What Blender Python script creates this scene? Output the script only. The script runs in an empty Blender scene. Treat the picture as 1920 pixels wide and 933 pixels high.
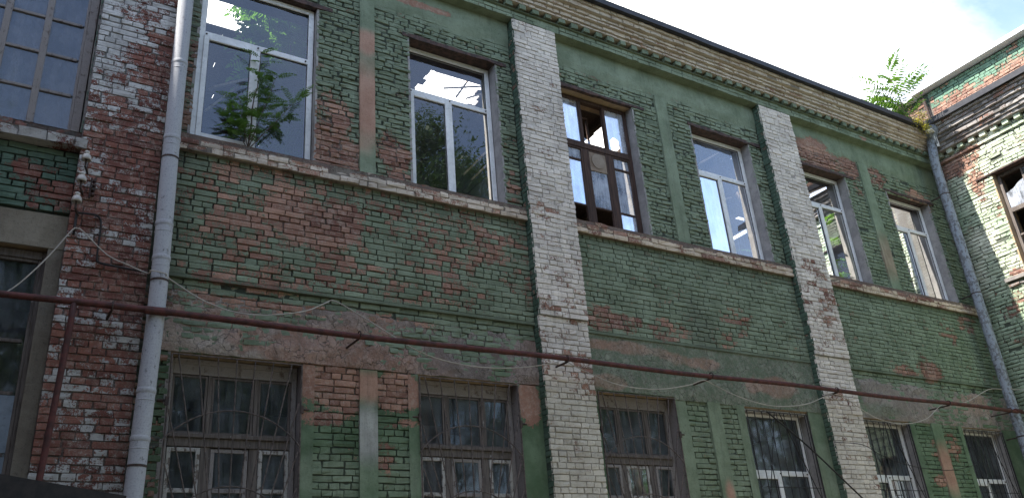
import bpy, bmesh, math, random
import numpy as np
from mathutils import Vector, Matrix
random.seed(7); RNG = np.random.default_rng(7)
C = bpy.context.scene.collection
sc = bpy.context.scene
R = math.radians
ZG = 1.6            # eye height: every z below is written relative to the eye, obj() lifts it

# ------------------------------------------------------------------ camera
cd = bpy.data.cameras.new('camera'); cam = bpy.data.objects.new('camera', cd); C.objects.link(cam)
cd.sensor_width = 36; cd.lens = 36*1578.37/1920; cd.clip_end = 3000; cd.clip_start = .05
yaw, pitch, roll = 0.585647819, 0.427250143, -0.0819233548
F = Vector((math.sin(yaw)*math.cos(pitch), math.cos(yaw)*math.cos(pitch), math.sin(pitch)))
r0 = Vector((math.cos(yaw), -math.sin(yaw), 0)); u0 = r0.cross(F)
r1 = r0*math.cos(roll)+u0*math.sin(roll); u1 = -r0*math.sin(roll)+u0*math.cos(roll)
m = Matrix((r1, u1, -F)).transposed().to_4x4(); m.translation = Vector((0, -9, ZG))
cam.matrix_world = m; sc.camera = cam

# ------------------------------------------------------------------ sun, sky, exposure
SD = Vector((1, -.085, -1.2)).normalized()           # the way the light travels
sl = bpy.data.lights.new('sun', 'SUN'); sl.energy = 5.0; sl.angle = R(.53); sl.color = (1, .955, .88)
so = bpy.data.objects.new('sun', sl); C.objects.link(so)
so.rotation_euler = SD.to_track_quat('-Z', 'Y').to_euler(); so.location = (-20, 3, 30)
w = bpy.data.worlds.new('World'); sc.world = w; w.use_nodes = True
nt = w.node_tree; N = nt.nodes; L = nt.links; N.clear()
wo = N.new('ShaderNodeOutputWorld'); bg = N.new('ShaderNodeBackground'); sky = N.new('ShaderNodeTexSky')
sky.sky_type = 'NISHITA'; sky.sun_disc = False; sky.sun_elevation = math.asin(-SD.z)
sky.sun_rotation = math.atan2(-SD.x, -SD.y); sky.air_density = 1.0; sky.dust_density = .8; sky.ozone_density = 3.2
tc = N.new('ShaderNodeTexCoord')
def vdot(vec, label=None):
    d = N.new('ShaderNodeVectorMath'); d.operation = 'DOT_PRODUCT'; L.new(tc.outputs['Generated'], d.inputs[0]); d.inputs[1].default_value = vec
    return d.outputs['Value']
def wmath(op, a, b=None, c=None):
    n_ = N.new('ShaderNodeMath'); n_.operation = op
    for i, v in enumerate((a, b, c)):
        if v is None: continue
        if isinstance(v, (int, float)): n_.inputs[i].default_value = v
        else: L.new(v, n_.inputs[i])
    return n_.outputs[0]
cn = N.new('ShaderNodeTexNoise'); cn.inputs['Scale'].default_value = 3.2; cn.inputs['Detail'].default_value = 8; cn.inputs['Roughness'].default_value = .58
cn.inputs['Distortion'].default_value = .35; L.new(tc.outputs['Generated'], cn.inputs['Vector'])
# a bank of bright cloud stands over the ruin; clear blue over the far corner and over the courtyard
cl = wmath('MAXIMUM', wmath('MULTIPLY_ADD', vdot((.60, .52, .61)), 17, -16.52), wmath('MULTIPLY_ADD', vdot((.35, .66, .67)), 12, -10.9))
cl = wmath('ADD', cl, wmath('MULTIPLY_ADD', cn.outputs['Fac'], 2.4, -1.2))
mr = N.new('ShaderNodeMapRange'); mr.interpolation_type = 'SMOOTHSTEP'; L.new(cl, mr.inputs[0]); mr.inputs[1].default_value = -.75; mr.inputs[2].default_value = .75
mx = N.new('ShaderNodeMix'); mx.data_type = 'RGBA'; 
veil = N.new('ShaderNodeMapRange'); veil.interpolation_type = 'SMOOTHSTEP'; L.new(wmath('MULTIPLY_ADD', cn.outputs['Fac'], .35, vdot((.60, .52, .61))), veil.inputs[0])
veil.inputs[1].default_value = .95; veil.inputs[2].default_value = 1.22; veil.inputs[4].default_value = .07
haze_ = wmath('MULTIPLY', wmath('SUBTRACT', cn.outputs['Fac'], .30), .66)      # thin haze added over the whole sky to warm and brighten ambient light
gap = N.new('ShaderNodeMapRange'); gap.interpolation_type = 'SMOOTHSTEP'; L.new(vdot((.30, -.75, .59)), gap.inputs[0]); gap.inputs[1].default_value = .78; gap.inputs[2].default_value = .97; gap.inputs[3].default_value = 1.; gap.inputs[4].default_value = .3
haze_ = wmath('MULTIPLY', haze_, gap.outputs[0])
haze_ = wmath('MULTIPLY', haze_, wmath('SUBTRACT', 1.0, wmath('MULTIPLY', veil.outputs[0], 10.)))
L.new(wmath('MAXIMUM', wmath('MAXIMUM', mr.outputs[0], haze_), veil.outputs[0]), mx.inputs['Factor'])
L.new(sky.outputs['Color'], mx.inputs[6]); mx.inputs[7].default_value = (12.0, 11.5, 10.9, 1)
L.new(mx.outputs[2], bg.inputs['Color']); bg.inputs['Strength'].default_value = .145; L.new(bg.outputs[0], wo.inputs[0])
sc.view_settings.view_transform = 'Standard'; sc.view_settings.look = 'None'; sc.view_settings.exposure = 1.6; sc.view_settings.gamma = 1

# ------------------------------------------------------------------ python noise
def vnoise(p, seed=0):
    p = np.asarray(p, float); i = np.floor(p).astype(np.int64); f = p-i; f = f*f*(3-2*f)
    def h(a):
        n = (a[..., 0]*374761393+a[..., 1]*668265263+a[..., 2]*2147483647+seed*1274126177) & 0xffffffff
        n = ((n ^ (n >> 13))*1274126177) & 0xffffffff
        return ((n ^ (n >> 16)) & 0xffff)/65535.0
    r = 0
    for dx in (0, 1):
        for dy in (0, 1):
            for dz in (0, 1):
                wgt = (f[..., 0] if dx else 1-f[..., 0])*(f[..., 1] if dy else 1-f[..., 1])*(f[..., 2] if dz else 1-f[..., 2])
                r = r+wgt*h(i+np.array([dx, dy, dz]))
    return r
def fbm(x, y, s=1., o=4, seed=0):
    p = np.stack([np.asarray(x, float)*s, np.asarray(y, float)*s, np.zeros_like(np.asarray(x, float))+.37], -1); a, t, r = .5, 0, 0
    for k in range(o):
        r = r+a*vnoise(p, seed+k); t += a; p = p*2.03+7.1; a *= .5
    return r/t
def blob(x, z, cx, cz, rx, rz, hard=1.):
    d = np.sqrt(((x-cx)/rx)**2+((z-cz)/rz)**2)+(fbm(x, z, 2.2, 3, 55)-.5)*.9
    return np.clip((1.15-d)*1.6*hard, 0, 1)
def lerp(a, b, t): return a+(b-a)*t[..., None]

# ------------------------------------------------------------------ mesh helpers
class MB:
    def __init__(s): s.v = []; s.f = []; s.P = []; s.M = []; s.n = 0
    def add(s, v, f, paint=None, misc=None):
        v = np.asarray(v, float).reshape(-1, 3); s.v.append(v)
        for q in f: s.f.append(tuple(int(a)+s.n for a in q))
        s.P.append(np.tile((.5, .5, .5, 0), (len(v), 1)) if paint is None else paint)
        s.M.append(np.tile((.5, 0, .5, 1), (len(v), 1)) if misc is None else misc)
        s.n += len(v); return s
    def box(s, x0, x1, y0, y1, z0, z1):
        v = [(x, y, z) for x in (x0, x1) for y in (y0, y1) for z in (z0, z1)]
        return s.add(v, [(0, 1, 3, 2), (4, 6, 7, 5), (0, 4, 5, 1), (2, 3, 7, 6), (0, 2, 6, 4), (1, 5, 7, 3)])
    def beam(s, a, b, wd, th, up=(0, 0, 1)):
        a = Vector(a); b = Vector(b); d = (b-a).normalized(); u = Vector(up)
        if abs(d.dot(u)) > .98: u = Vector((0, 1, 0))
        sx = d.cross(u).normalized(); sz = sx.cross(d)
        v = [p+sx*i*wd/2+sz*j*th/2 for p in (a, b) for i in (-1, 1) for j in (-1, 1)]
        return s.add([tuple(q) for q in v], [(0, 1, 3, 2), (4, 6, 7, 5), (0, 4, 5, 1), (2, 3, 7, 6), (0, 2, 6, 4), (1, 5, 7, 3)])
    def tube(s, pts, r, n=8, cap=True):
        pts = [Vector(p) for p in pts]; k = len(pts); rs = r if hasattr(r, '__len__') else [r]*k
        v = []; ref = None
        for i, p in enumerate(pts):
            d = (pts[min(i+1, k-1)]-pts[max(i-1, 0)]).normalized()
            if ref is None: ref = Vector((0, 0, 1)) if abs(d.z) < .9 else Vector((1, 0, 0))
            a = d.cross(ref).normalized(); ref = a.cross(d).normalized(); b = ref
            for j in range(n):
                t = 2*math.pi*j/n; q = p+(a*math.cos(t)+b*math.sin(t))*rs[i]; v.append(tuple(q))
        f = [(i*n+j, i*n+(j+1) % n, (i+1)*n+(j+1) % n, (i+1)*n+j) for i in range(k-1) for j in range(n)]
        if cap: f += [tuple(range(n))[::-1], tuple((k-1)*n+j for j in range(n))]
        return s.add(v, f)
    def lathe(s, prof, c, n=16, axis='z'):
        v = []; c = Vector(c)
        for r_, h_ in prof:
            for j in range(n):
                t = 2*math.pi*j/n; v.append((c.x+r_*math.cos(t), c.y+r_*math.sin(t), c.z+h_))
        k = len(prof); f = [(i*n+j, i*n+(j+1) % n, (i+1)*n+(j+1) % n, (i+1)*n+j) for i in range(k-1) for j in range(n)]
        return s.add(v, f)
    def poly(s, pts, y0, y1):                      # outline in XZ given thickness along Y
        n = len(pts); v = [(x, y0, z) for x, z in pts]+[(x, y1, z) for x, z in pts]
        f = [tuple(range(n)), tuple(range(2*n-1, n-1, -1))]+[(i, i+n, (i+1) % n+n, (i+1) % n) for i in range(n)]
        return s.add(v, f)

def setp(o, label=None, cat=None, group=None, kind=None):
    for k, v in (('label', label), ('category', cat), ('group', group), ('kind', kind)):
        if v: o[k] = v
    return o
def thing(name, label, cat, loc=(0, 0, 0), group=None, kind=None):
    o = bpy.data.objects.new(name, None); C.objects.link(o); o.empty_display_size = .3
    o.location = (loc[0], loc[1], loc[2]+ZG); return setp(o, label, cat, group, kind)
def base(o):
    p = Vector((0, 0, 0))
    while o is not None: p = p+o.location; o = o.parent
    return p
def obj(name, mb, mat, parent=None, loc=None, smooth=False, bev=0, attrs=False):
    v = np.concatenate(mb.v)+np.array((0, 0, ZG))
    if parent is None and loc is None:
        c = (v.min(0)+v.max(0))/2; loc = (c[0], c[1], v[:, 2].min()-ZG)
    off = np.array(base(parent)) if parent is not None else np.array((loc[0], loc[1], loc[2]+ZG))
    me = bpy.data.meshes.new(name); me.from_pydata((v-off).tolist(), [], mb.f); me.update()
    if attrs:
        a = me.attributes.new('paint', 'FLOAT_COLOR', 'POINT'); a.data.foreach_set('color', np.concatenate(mb.P).astype(np.float32).ravel())
        a = me.attributes.new('misc', 'FLOAT_COLOR', 'POINT'); a.data.foreach_set('color', np.concatenate(mb.M).astype(np.float32).ravel())
    if bev or not attrs:
        bm = bmesh.new(); bm.from_mesh(me); bmesh.ops.recalc_face_normals(bm, faces=bm.faces)
        if bev: bmesh.ops.bevel(bm, geom=list(bm.edges), offset=bev, segments=1, affect='EDGES', clamp_overlap=True)
        bm.to_mesh(me); bm.free()
    if smooth:
        me.polygons.foreach_set('use_smooth', [True]*len(me.polygons))
    me.materials.append(mat)
    o = bpy.data.objects.new(name, me); C.objects.link(o)
    if parent is not None: o.parent = parent
    else: o.location = (loc[0], loc[1], loc[2]+ZG)
    return o

# ------------------------------------------------------------------ materials
class NM:
    def __init__(s, name):
        s.m = bpy.data.materials.new(name); s.m.use_nodes = True; s.t = s.m.node_tree; s.t.nodes.clear()
        s.o = s.n('ShaderNodeOutputMaterial')
    def n(s, k, **kw):
        x = s.t.nodes.new(k)
        for a, b in kw.items(): setattr(x, a, b)
        return x
    def put(s, i, v):
        if isinstance(v, (int, float)): i.default_value = v
        elif isinstance(v, (tuple, list)): i.default_value = tuple(v)+((1,) if len(v) == 3 and i.type == 'RGBA' else ())
        else: s.t.links.new(v, i)
    def math(s, op, *a):
        x = s.n('ShaderNodeMath', operation=op)
        for i, v in enumerate(a): s.put(x.inputs[i], v)
        return x.outputs[0]
    def mix(s, f, a, b, mode='MIX'):
        x = s.n('ShaderNodeMix', data_type='RGBA', blend_type=mode); s.put(x.inputs['Factor'], f); s.put(x.inputs[6], a); s.put(x.inputs[7], b); return x.outputs[2]
    def step(s, v, a, b, lo=0., hi=1.):
        x = s.n('ShaderNodeMapRange', interpolation_type='SMOOTHSTEP'); s.put(x.inputs[0], v)
        for i, q in enumerate((a, b, lo, hi)): x.inputs[i+1].default_value = q
        return x.outputs[0]
    def co(s, scale=(1, 1, 1)):
        t = s.n('ShaderNodeTexCoord'); mp = s.n('ShaderNodeMapping'); s.put(mp.inputs[0], t.outputs['Object']); mp.inputs['Scale'].default_value = scale; return mp.outputs[0]
    def noise(s, sc_, det=5, rough=.6, vec=None, dist=0, out='Fac'):
        x = s.n('ShaderNodeTexNoise'); x.inputs['Scale'].default_value = sc_; x.inputs['Detail'].default_value = det; x.inputs['Roughness'].default_value = rough
        x.inputs['Distortion'].default_value = dist; s.put(x.inputs['Vector'], vec if vec is not None else s.co()); return x.outputs[out]
    def attr(s, name):
        x = s.n('ShaderNodeAttribute', attribute_name=name); return x
    def bump(s, h, st, dist, nrm=None):
        x = s.n('ShaderNodeBump'); x.inputs['Strength'].default_value = st; x.inputs['Distance'].default_value = dist; s.put(x.inputs['Height'], h)
        if nrm is not None: s.put(x.inputs['Normal'], nrm)
        return x.outputs[0]
    def bsdf(s, col, rough=.9, metal=0, nrm=None, spec=.3, **kw):
        x = s.n('ShaderNodeBsdfPrincipled'); s.put(x.inputs['Base Color'], col); s.put(x.inputs['Roughness'], rough); s.put(x.inputs['Metallic'], metal)
        x.inputs['Specular IOR Level'].default_value = spec
        if nrm is not None: s.put(x.inputs['Normal'], nrm)
        for k, v in kw.items(): s.put(x.inputs[k], v)
        return x.outputs[0]
    def done(s, sh): s.put(s.o.inputs[0], sh); return s.m

def masonry(name, b_lo=(.17, .078, .058), b_hi=(.44, .255, .178), sc_=1., crack=False):
    """weathered painted brick: 'paint' = paint colour + how much of it has come off; 'misc' = tone, mortar, chip, dirt"""
    k = NM(name); P = k.attr('paint'); M = k.attr('misc'); sp = k.n('ShaderNodeSeparateColor'); k.put(sp.inputs[0], M.outputs['Color'])
    tone, mort, rnd, darkening = sp.outputs[0], sp.outputs[1], sp.outputs[2], M.outputs['Alpha']; loss = P.outputs['Alpha']
    n1 = k.noise(15*sc_, 7, .72); n2 = k.noise(2.6*sc_, 6, .65); n3 = k.noise(70*sc_, 4, .7); nf = k.noise(160*sc_, 3, .7)
    # flakes that run across several courses as well as chips inside one brick
    nz = k.math('ADD', k.math('MULTIPLY', n1, .45), k.math('ADD', k.math('MULTIPLY', n2, .2), k.math('MULTIPLY', n3, .35)))
    t = k.math('ADD', k.math('MULTIPLY_ADD', loss, .36, .325), k.math('MULTIPLY_ADD', rnd, .15, -.075))
    bare = k.step(k.math('SUBTRACT', t, nz), -.012, .016)
    brick = k.mix(tone, b_lo, b_hi); brick = k.mix(k.step(n3, .35, .7), brick, k.mix(.5, brick, (.07, .045, .04)))
    mortc = k.mix(k.step(n1, .35, .65), (.12, .10, .088), (.04, .035, .032)); bc = k.mix(mort, brick, mortc)
    bc = k.mix(k.math('MULTIPLY', k.step(nz, .47, .58), .5), bc, (.43, .34, .275))          # pale lime bloom on bare brick
    pv = k.mix(k.step(n2, .3, .7), k.mix(.24, P.outputs['Color'], (.02, .03, .025)), k.mix(.10, P.outputs['Color'], (.55, .6, .5)))
    pv = k.mix(k.math('MULTIPLY', k.step(k.noise(33*sc_, 5, .75), .53, .68), .34), pv, (.045, .045, .04))
    pv = k.mix(k.math('MULTIPLY', mort, .82), pv, (.022, .024, .021))                       # soot caught in the joints
    col = k.mix(bare, pv, bc)
    st = k.noise(1.0, 6, .7, k.co((7, 7, .8)))
    col = k.mix(k.math('MULTIPLY', k.step(st, .5, .75), .34), col, (.035, .032, .03))       # rain streaks
    col = k.mix(k.math('SUBTRACT', 1., darkening), col, (.03, .027, .025))
    if crack:
        wv = k.n('ShaderNodeTexNoise'); wv.inputs['Scale'].default_value = 5; wv.inputs['Detail'].default_value = 4; k.put(wv.inputs['Vector'], k.co())
        vm = k.n('ShaderNodeVectorMath', operation='MULTIPLY_ADD'); k.put(vm.inputs[0], wv.outputs['Color']); vm.inputs[1].default_value = (.28, .28, .28); k.put(vm.inputs[2], k.co())
        vo = k.n('ShaderNodeTexVoronoi', feature='DISTANCE_TO_EDGE'); vo.inputs['Scale'].default_value = 7.5; k.put(vo.inputs['Vector'], vm.outputs[0])
        ck = k.math('MULTIPLY', k.step(vo.outputs['Distance'], .0, .05, 1., 0.), k.step(n2, .42, .56)); col = k.mix(k.math('MULTIPLY', ck, .75), col, (.03, .027, .025))
        fl = k.step(nz, .47, .53); col = k.mix(k.math('MULTIPLY', fl, .45), col, k.mix(.5, col, (.42, .36, .31)))
        n1 = k.math('ADD', n1, k.math('MULTIPLY_ADD', ck, -.7, k.math('MULTIPLY', fl, .5)))
    h = k.math('ADD', k.math('MULTIPLY', bare, -.5), k.math('ADD', k.math('MULTIPLY', n3, .5), k.math('ADD', k.math('MULTIPLY', n1, 1.3), k.math('MULTIPLY', nf, .25))))
    return k.done(k.bsdf(col, .92, nrm=k.bump(h, .9, .008), spec=.15))
def simple(name, col, col2, sc_=8, rough=.8, bs=.5, bd=.004, metal=0, stretch=(1, 1, 1), det=6, lo=.38, hi=.62, spec=.3):
    k = NM(name); v = k.co(stretch); n_ = k.noise(sc_, det, .65, v); n2 = k.noise(sc_*6, 4, .7, v)
    c = k.mix(k.step(n_, lo, hi), col, col2); c = k.mix(k.math('MULTIPLY', k.step(n2, .5, .7), .35), c, tuple(x*.45 for x in col))
    return k.done(k.bsdf(c, rough, metal, k.bump(k.math('ADD', n_, k.math('MULTIPLY', n2, .4)), bs, bd), spec))
def old_paint(name, wood, wood2, paint, amt, stretch=(18, 18, 1.4), sc_=2.2):
    k = NM(name); v = k.co(stretch); g = k.noise(sc_, 7, .7, v); f = k.noise(14, 7, .7); f2 = k.noise(60, 4, .7)
    wd = k.mix(k.step(g, .35, .65), wood, wood2); on = k.step(k.math('ADD', k.math('MULTIPLY', f, .6), k.math('MULTIPLY', g, .4)), 1-amt-.02, 1-amt+.03)
    c = k.mix(on, wd, k.mix(k.math('MULTIPLY', k.step(f2, .45, .7), .4), paint, tuple(x*.4 for x in paint)))
    return k.done(k.bsdf(c, .85, nrm=k.bump(k.math('ADD', g, k.math('ADD', on, k.math('MULTIPLY', f2, .4))), .7, .004), spec=.2))
def glass(name, dust=.08, dcol=(.30, .33, .36), boost=2.0, rough=.0, tint=(.9, .93, .94), ns=3.):
    k = NM(name); fr = k.n('ShaderNodeFresnel'); fr.inputs[0].default_value = 1.5
    wav = k.noise(1.3, 2, .5); nb = k.bump(wav, .25, .012); k.put(fr.inputs['Normal'], nb)
    tr = k.n('ShaderNodeBsdfTransparent'); k.put(tr.inputs[0], tint); gl = k.n('ShaderNodeBsdfGlossy'); gl.inputs['Roughness'].default_value = rough; k.put(gl.inputs['Normal'], nb)
    gl.inputs['Color'].default_value = (.95, .97, 1, 1)
    a = k.n('ShaderNodeMixShader'); k.put(a.inputs[0], k.math('MINIMUM', k.math('MULTIPLY', fr.outputs[0], boost), 1.)); k.put(a.inputs[1], tr.outputs[0]); k.put(a.inputs[2], gl.outputs[0])
    df = k.n('ShaderNodeBsdfDiffuse'); k.put(df.inputs[0], dcol)
    b = k.n('ShaderNodeMixShader'); dn = k.noise(ns, 6, .7); dn2 = k.noise(1.5, 5, .7, k.co((9, 9, .9)))
    k.put(b.inputs[0], k.math('MULTIPLY', k.step(k.math('ADD', k.math('MULTIPLY', dn, .5), k.math('MULTIPLY', dn2, .5)), .3, .72), dust*2)); k.put(b.inputs[1], a.outputs[0]); k.put(b.inputs[2], df.outputs[0])
    return k.done(b.outputs[0])
def leafmat(name, col, col2, trans=.45):
    k = NM(name); g = k.n('ShaderNodeNewGeometry'); r_ = g.outputs['Random Per Island']
    c = k.mix(r_, col, col2); d = k.bsdf(c, .5, spec=.4); t = k.n('ShaderNodeBsdfTranslucent'); k.put(t.inputs[0], k.mix(.5, c, (col2[0]*1.8, col2[1]*1.7, col2[2]*.7)))
    x = k.n('ShaderNodeMixShader'); x.inputs[0].default_value = trans; k.put(x.inputs[1], d); k.put(x.inputs[2], t.outputs[0]); return k.done(x.outputs[0])

M_main = masonry('painted_brick'); M_left = masonry('red_brick_with_old_whitewash', (.135, .050, .040), (.33, .14, .10), 1.)
M_wing = masonry('wing_brick'); M_coat = masonry('cracked_render', crack=True)
M_plas = simple('jamb_plaster', (.30, .28, .26), (.22, .205, .195), 5, .9, .6, .01)
M_ochre = simple('ochre_soffit', (.36, .26, .155), (.27, .20, .13), 6, .9, .5, .006)
M_soot = simple('dark_lintel', (.045, .035, .032), (.10, .06, .05), 14, .9, .8, .01)
M_pvc = simple('white_plastic', (.72, .71, .69), (.60, .59, .57), 3, .42, .15, .001, spec=.5)
M_gask = simple('rubber_gasket', (.03, .03, .03), (.05, .05, .05), 6, .6)
M_wood = old_paint('weathered_wood', (.15, .128, .112), (.075, .062, .055), (.33, .31, .29), .38)
M_woodb = old_paint('brown_window_wood', (.085, .05, .038), (.04, .028, .024), (.20, .17, .15), .30)
M_woodw = old_paint('flaking_white_wood', (.16, .13, .11), (.08, .06, .05), (.38, .36, .33), .54)
M_woodg = old_paint('grey_painted_wood', (.13, .10, .085), (.07, .055, .05), (.24, .215, .20), .58)
M_plank = old_paint('raw_plank', (.46, .35, .24), (.27, .20, .14), (.58, .5, .4), .4)
M_ply = simple('stained_plywood', (.17, .12, .085), (.25, .19, .14), 4, .8)
M_gl1 = glass('clean_pane', .03, (.35, .38, .42), 2.5)
M_gl2 = glass('milky_pane', .16, (.42, .47, .56), 3.8)
M_gl3 = glass('dirty_pane', .24, (.21, .235, .25), 1.25, .04)
M_gl4 = glass('dusty_pane', .30, (.27, .30, .36), 2.0, .06, ns=5)
M_film = glass('whitened_pane', .36, (.62, .66, .74), 1.4, .1)
M_roof = simple('black_roof_edge', (.022, .022, .027), (.035, .035, .04), 6, .55, .3, .003)
M_zinc = old_paint('flaking_galvanised_metal', (.20, .195, .20), (.13, .125, .13), (.37, .375, .39), .60, (10, 10, 1.6))
M_zincd = old_paint('dull_galvanised_metal', (.16, .165, .17), (.10, .10, .11), (.25, .28, .31), .52, (10, 10, 1.6))
M_rust = simple('rusty_red_paint', (.10, .032, .027), (.05, .022, .019), 9, .75, .8, .006)
M_rustd = simple('rusty_iron', (.075, .05, .04), (.035, .026, .023), 14, .8, .6, .003)
M_rustg = simple('grille_iron', (.13, .10, .085), (.05, .04, .035), 20, .7)
M_blk = simple('black_iron', (.018, .017, .017), (.03, .026, .024), 14, .7)
M_wire = simple('pale_cable', (.44, .40, .34), (.34, .31, .27), 5, .7)
M_porc = simple('grimy_porcelain', (.46, .43, .38), (.30, .27, .23), 9, .35, spec=.5)
M_white = simple('white_roof_sheet', (.78, .79, .80), (.70, .71, .72), 3, .5, .2, .003)
M_int = simple('bare_interior_plaster', (.26, .25, .24), (.17, .155, .14), 1.6, .95, .6, .02)
M_deck = old_paint('dark_attic_boards', (.10, .07, .05), (.05, .036, .03), (.18, .14, .11), .3)
M_gnd = simple('courtyard_ground', (.16, .14, .115), (.10, .105, .07), .6, .95, .6, .03)
M_leafA = leafmat('fresh_leaves', (.045, .12, .015), (.10, .22, .03), .5)
M_leafD = leafmat('dark_leaves', (.028, .065, .018), (.055, .11, .025), .35)
M_leafS = leafmat('sapling_leaves', (.05, .11, .025), (.085, .17, .035), .4)
M_leafY = leafmat('yellowish_leaves', (.19, .20, .03), (.33, .30, .05), .4)
M_bark = simple('bark', (.075, .055, .04), (.12, .09, .07), 12, .9, .8, .01, stretch=(3, 3, .6))

# ------------------------------------------------------------------ brick courses as real relief
class Map:
    def __init__(s, O, U, Nn): s.O = np.array(O, float); s.U = np.array(U, float); s.N = np.array(Nn, float); s.V = np.array((0, 0, 1.))
    def __call__(s, u, v, w_): return s.O+u[..., None]*s.U+v[..., None]*s.V+w_[..., None]*s.N
MAIN = Map((0, 0, 0), (1, 0, 0), (0, -1, 0))
def inside(u0, u1, v, holes):
    """cut the interval [u0,u1] at height v by holes (a,b,lo,hi)"""
    segs = [(u0, u1)]
    for a, b, lo, hi in holes:
        if lo < v < hi:
            out = []
            for s0, s1 in segs:
                if b <= s0 or a >= s1: out.append((s0, s1)); continue
                if a > s0: out.append((s0, a))
                if b < s1: out.append((b, s1))
            segs = out
    return segs
PITCH = .0762
def bricks(mb, mp, u0, u1, v0, v1, field, holes=(), w0=0., amp=.004, gap=.012, erode=0., seed=0, lip=.018, skip=0.):
    rg = np.random.default_rng(seed+11); rows = int(math.floor((v1-v0)/PITCH+.35)); pitch = (v1-v0)/max(rows, 1); B = []
    for r_ in range(rows):
        a = v0+r_*pitch; header = (r_ % 4 == 3); L_ = .128 if header else .262
        for s0, s1 in inside(u0, u1, a+pitch/2, holes):
            x = s0-((r_*.131) % L_ if not header else .03)-rg.random()*.03; st_ = s0
            while x < s1-.012:
                l = L_*(1+rg.normal()*.035)
                if not header and rg.random() < .36: l = .13
                xa, xb = max(x, st_), min(x+l, s1)
                if s1-xb < .06: xb = s1
                if xb-xa <= .05 and xb < s1: x += l; continue
                st_ = xb; l = xb-x+1e-6
                if rg.random() >= skip: B.append((xa, xb-gap*(.25+1.5*rg.random()**2) if xb < s1-.001 else xb, a+gap*(.1+.8*rg.random()**1.5), a+pitch-gap*(.1+.8*rg.random()**1.5)))
                x += l
    if not B: return
    B = np.array(B); n = len(B); cu = (B[:, 0]+B[:, 1])/2; cv = (B[:, 2]+B[:, 3])/2
    face = w0+rg.normal(size=n)*amp-erode*np.clip(rg.random(n)-.72, 0, 1)*.04
    gu, gv = np.meshgrid([0, .5, 1.], [0, .5, 1.], indexing='ij'); gu = gu.ravel(); gv = gv.ravel()
    uu = B[:, 0:1]+(B[:, 1:2]-B[:, 0:1])*gu; vv = B[:, 2:3]+(B[:, 3:4]-B[:, 2:3])*gv
    j = .002+erode*.0035
    edge = (np.abs(gu-.5)+np.abs(gv-.5) > .01)
    fu = uu+rg.normal(size=uu.shape)*j*edge-np.sign(gu-.5)*.004; fv = vv+rg.normal(size=uu.shape)*j*.7*edge-np.sign(gv-.5)*.003
    fw = face[:, None]+rg.normal(size=uu.shape)*(.001+erode*.0028)-(np.abs(gu-.5)*2*np.abs(gv-.5)*2)*(.002+erode*.004)
    rim = [0, 3, 6, 7, 8, 5, 2, 1]
    bu, bv = uu[:, rim], vv[:, rim]; bw = np.full(bu.shape, w0-lip-.012)
    U_ = np.concatenate([fu, bu], 1); V_ = np.concatenate([fv, bv], 1); W_ = np.concatenate([fw, bw], 1)
    pts = mp(U_, V_, W_).reshape(-1, 3)
    fc = [(0, 3, 4, 1), (1, 4, 5, 2), (3, 6, 7, 4), (4, 7, 8, 5)]+[(9+i, 9+(i+1) % 8, rim[(i+1) % 8], rim[i]) for i in range(8)]
    F_ = (np.array(fc)[None]+(np.arange(n)*17)[:, None, None]).reshape(-1, 4)
    col, loss, darkening = field(U_.ravel(), V_.ravel())
    col = col*(1+np.repeat(rg.normal(size=n)*.07, 17)[:, None])
    P_ = np.concatenate([col, loss[:, None]], 1)
    tone = np.clip(np.repeat(rg.random(n), 17)*.75+(fbm(U_.ravel(), V_.ravel(), .9, 3, 91)-.5)*1.4+.1, 0, 1)
    M_ = np.stack([tone, np.zeros(n*17), np.repeat(rg.random(n), 17), darkening], 1)
    mb.add(pts, F_, P_, M_)
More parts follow.
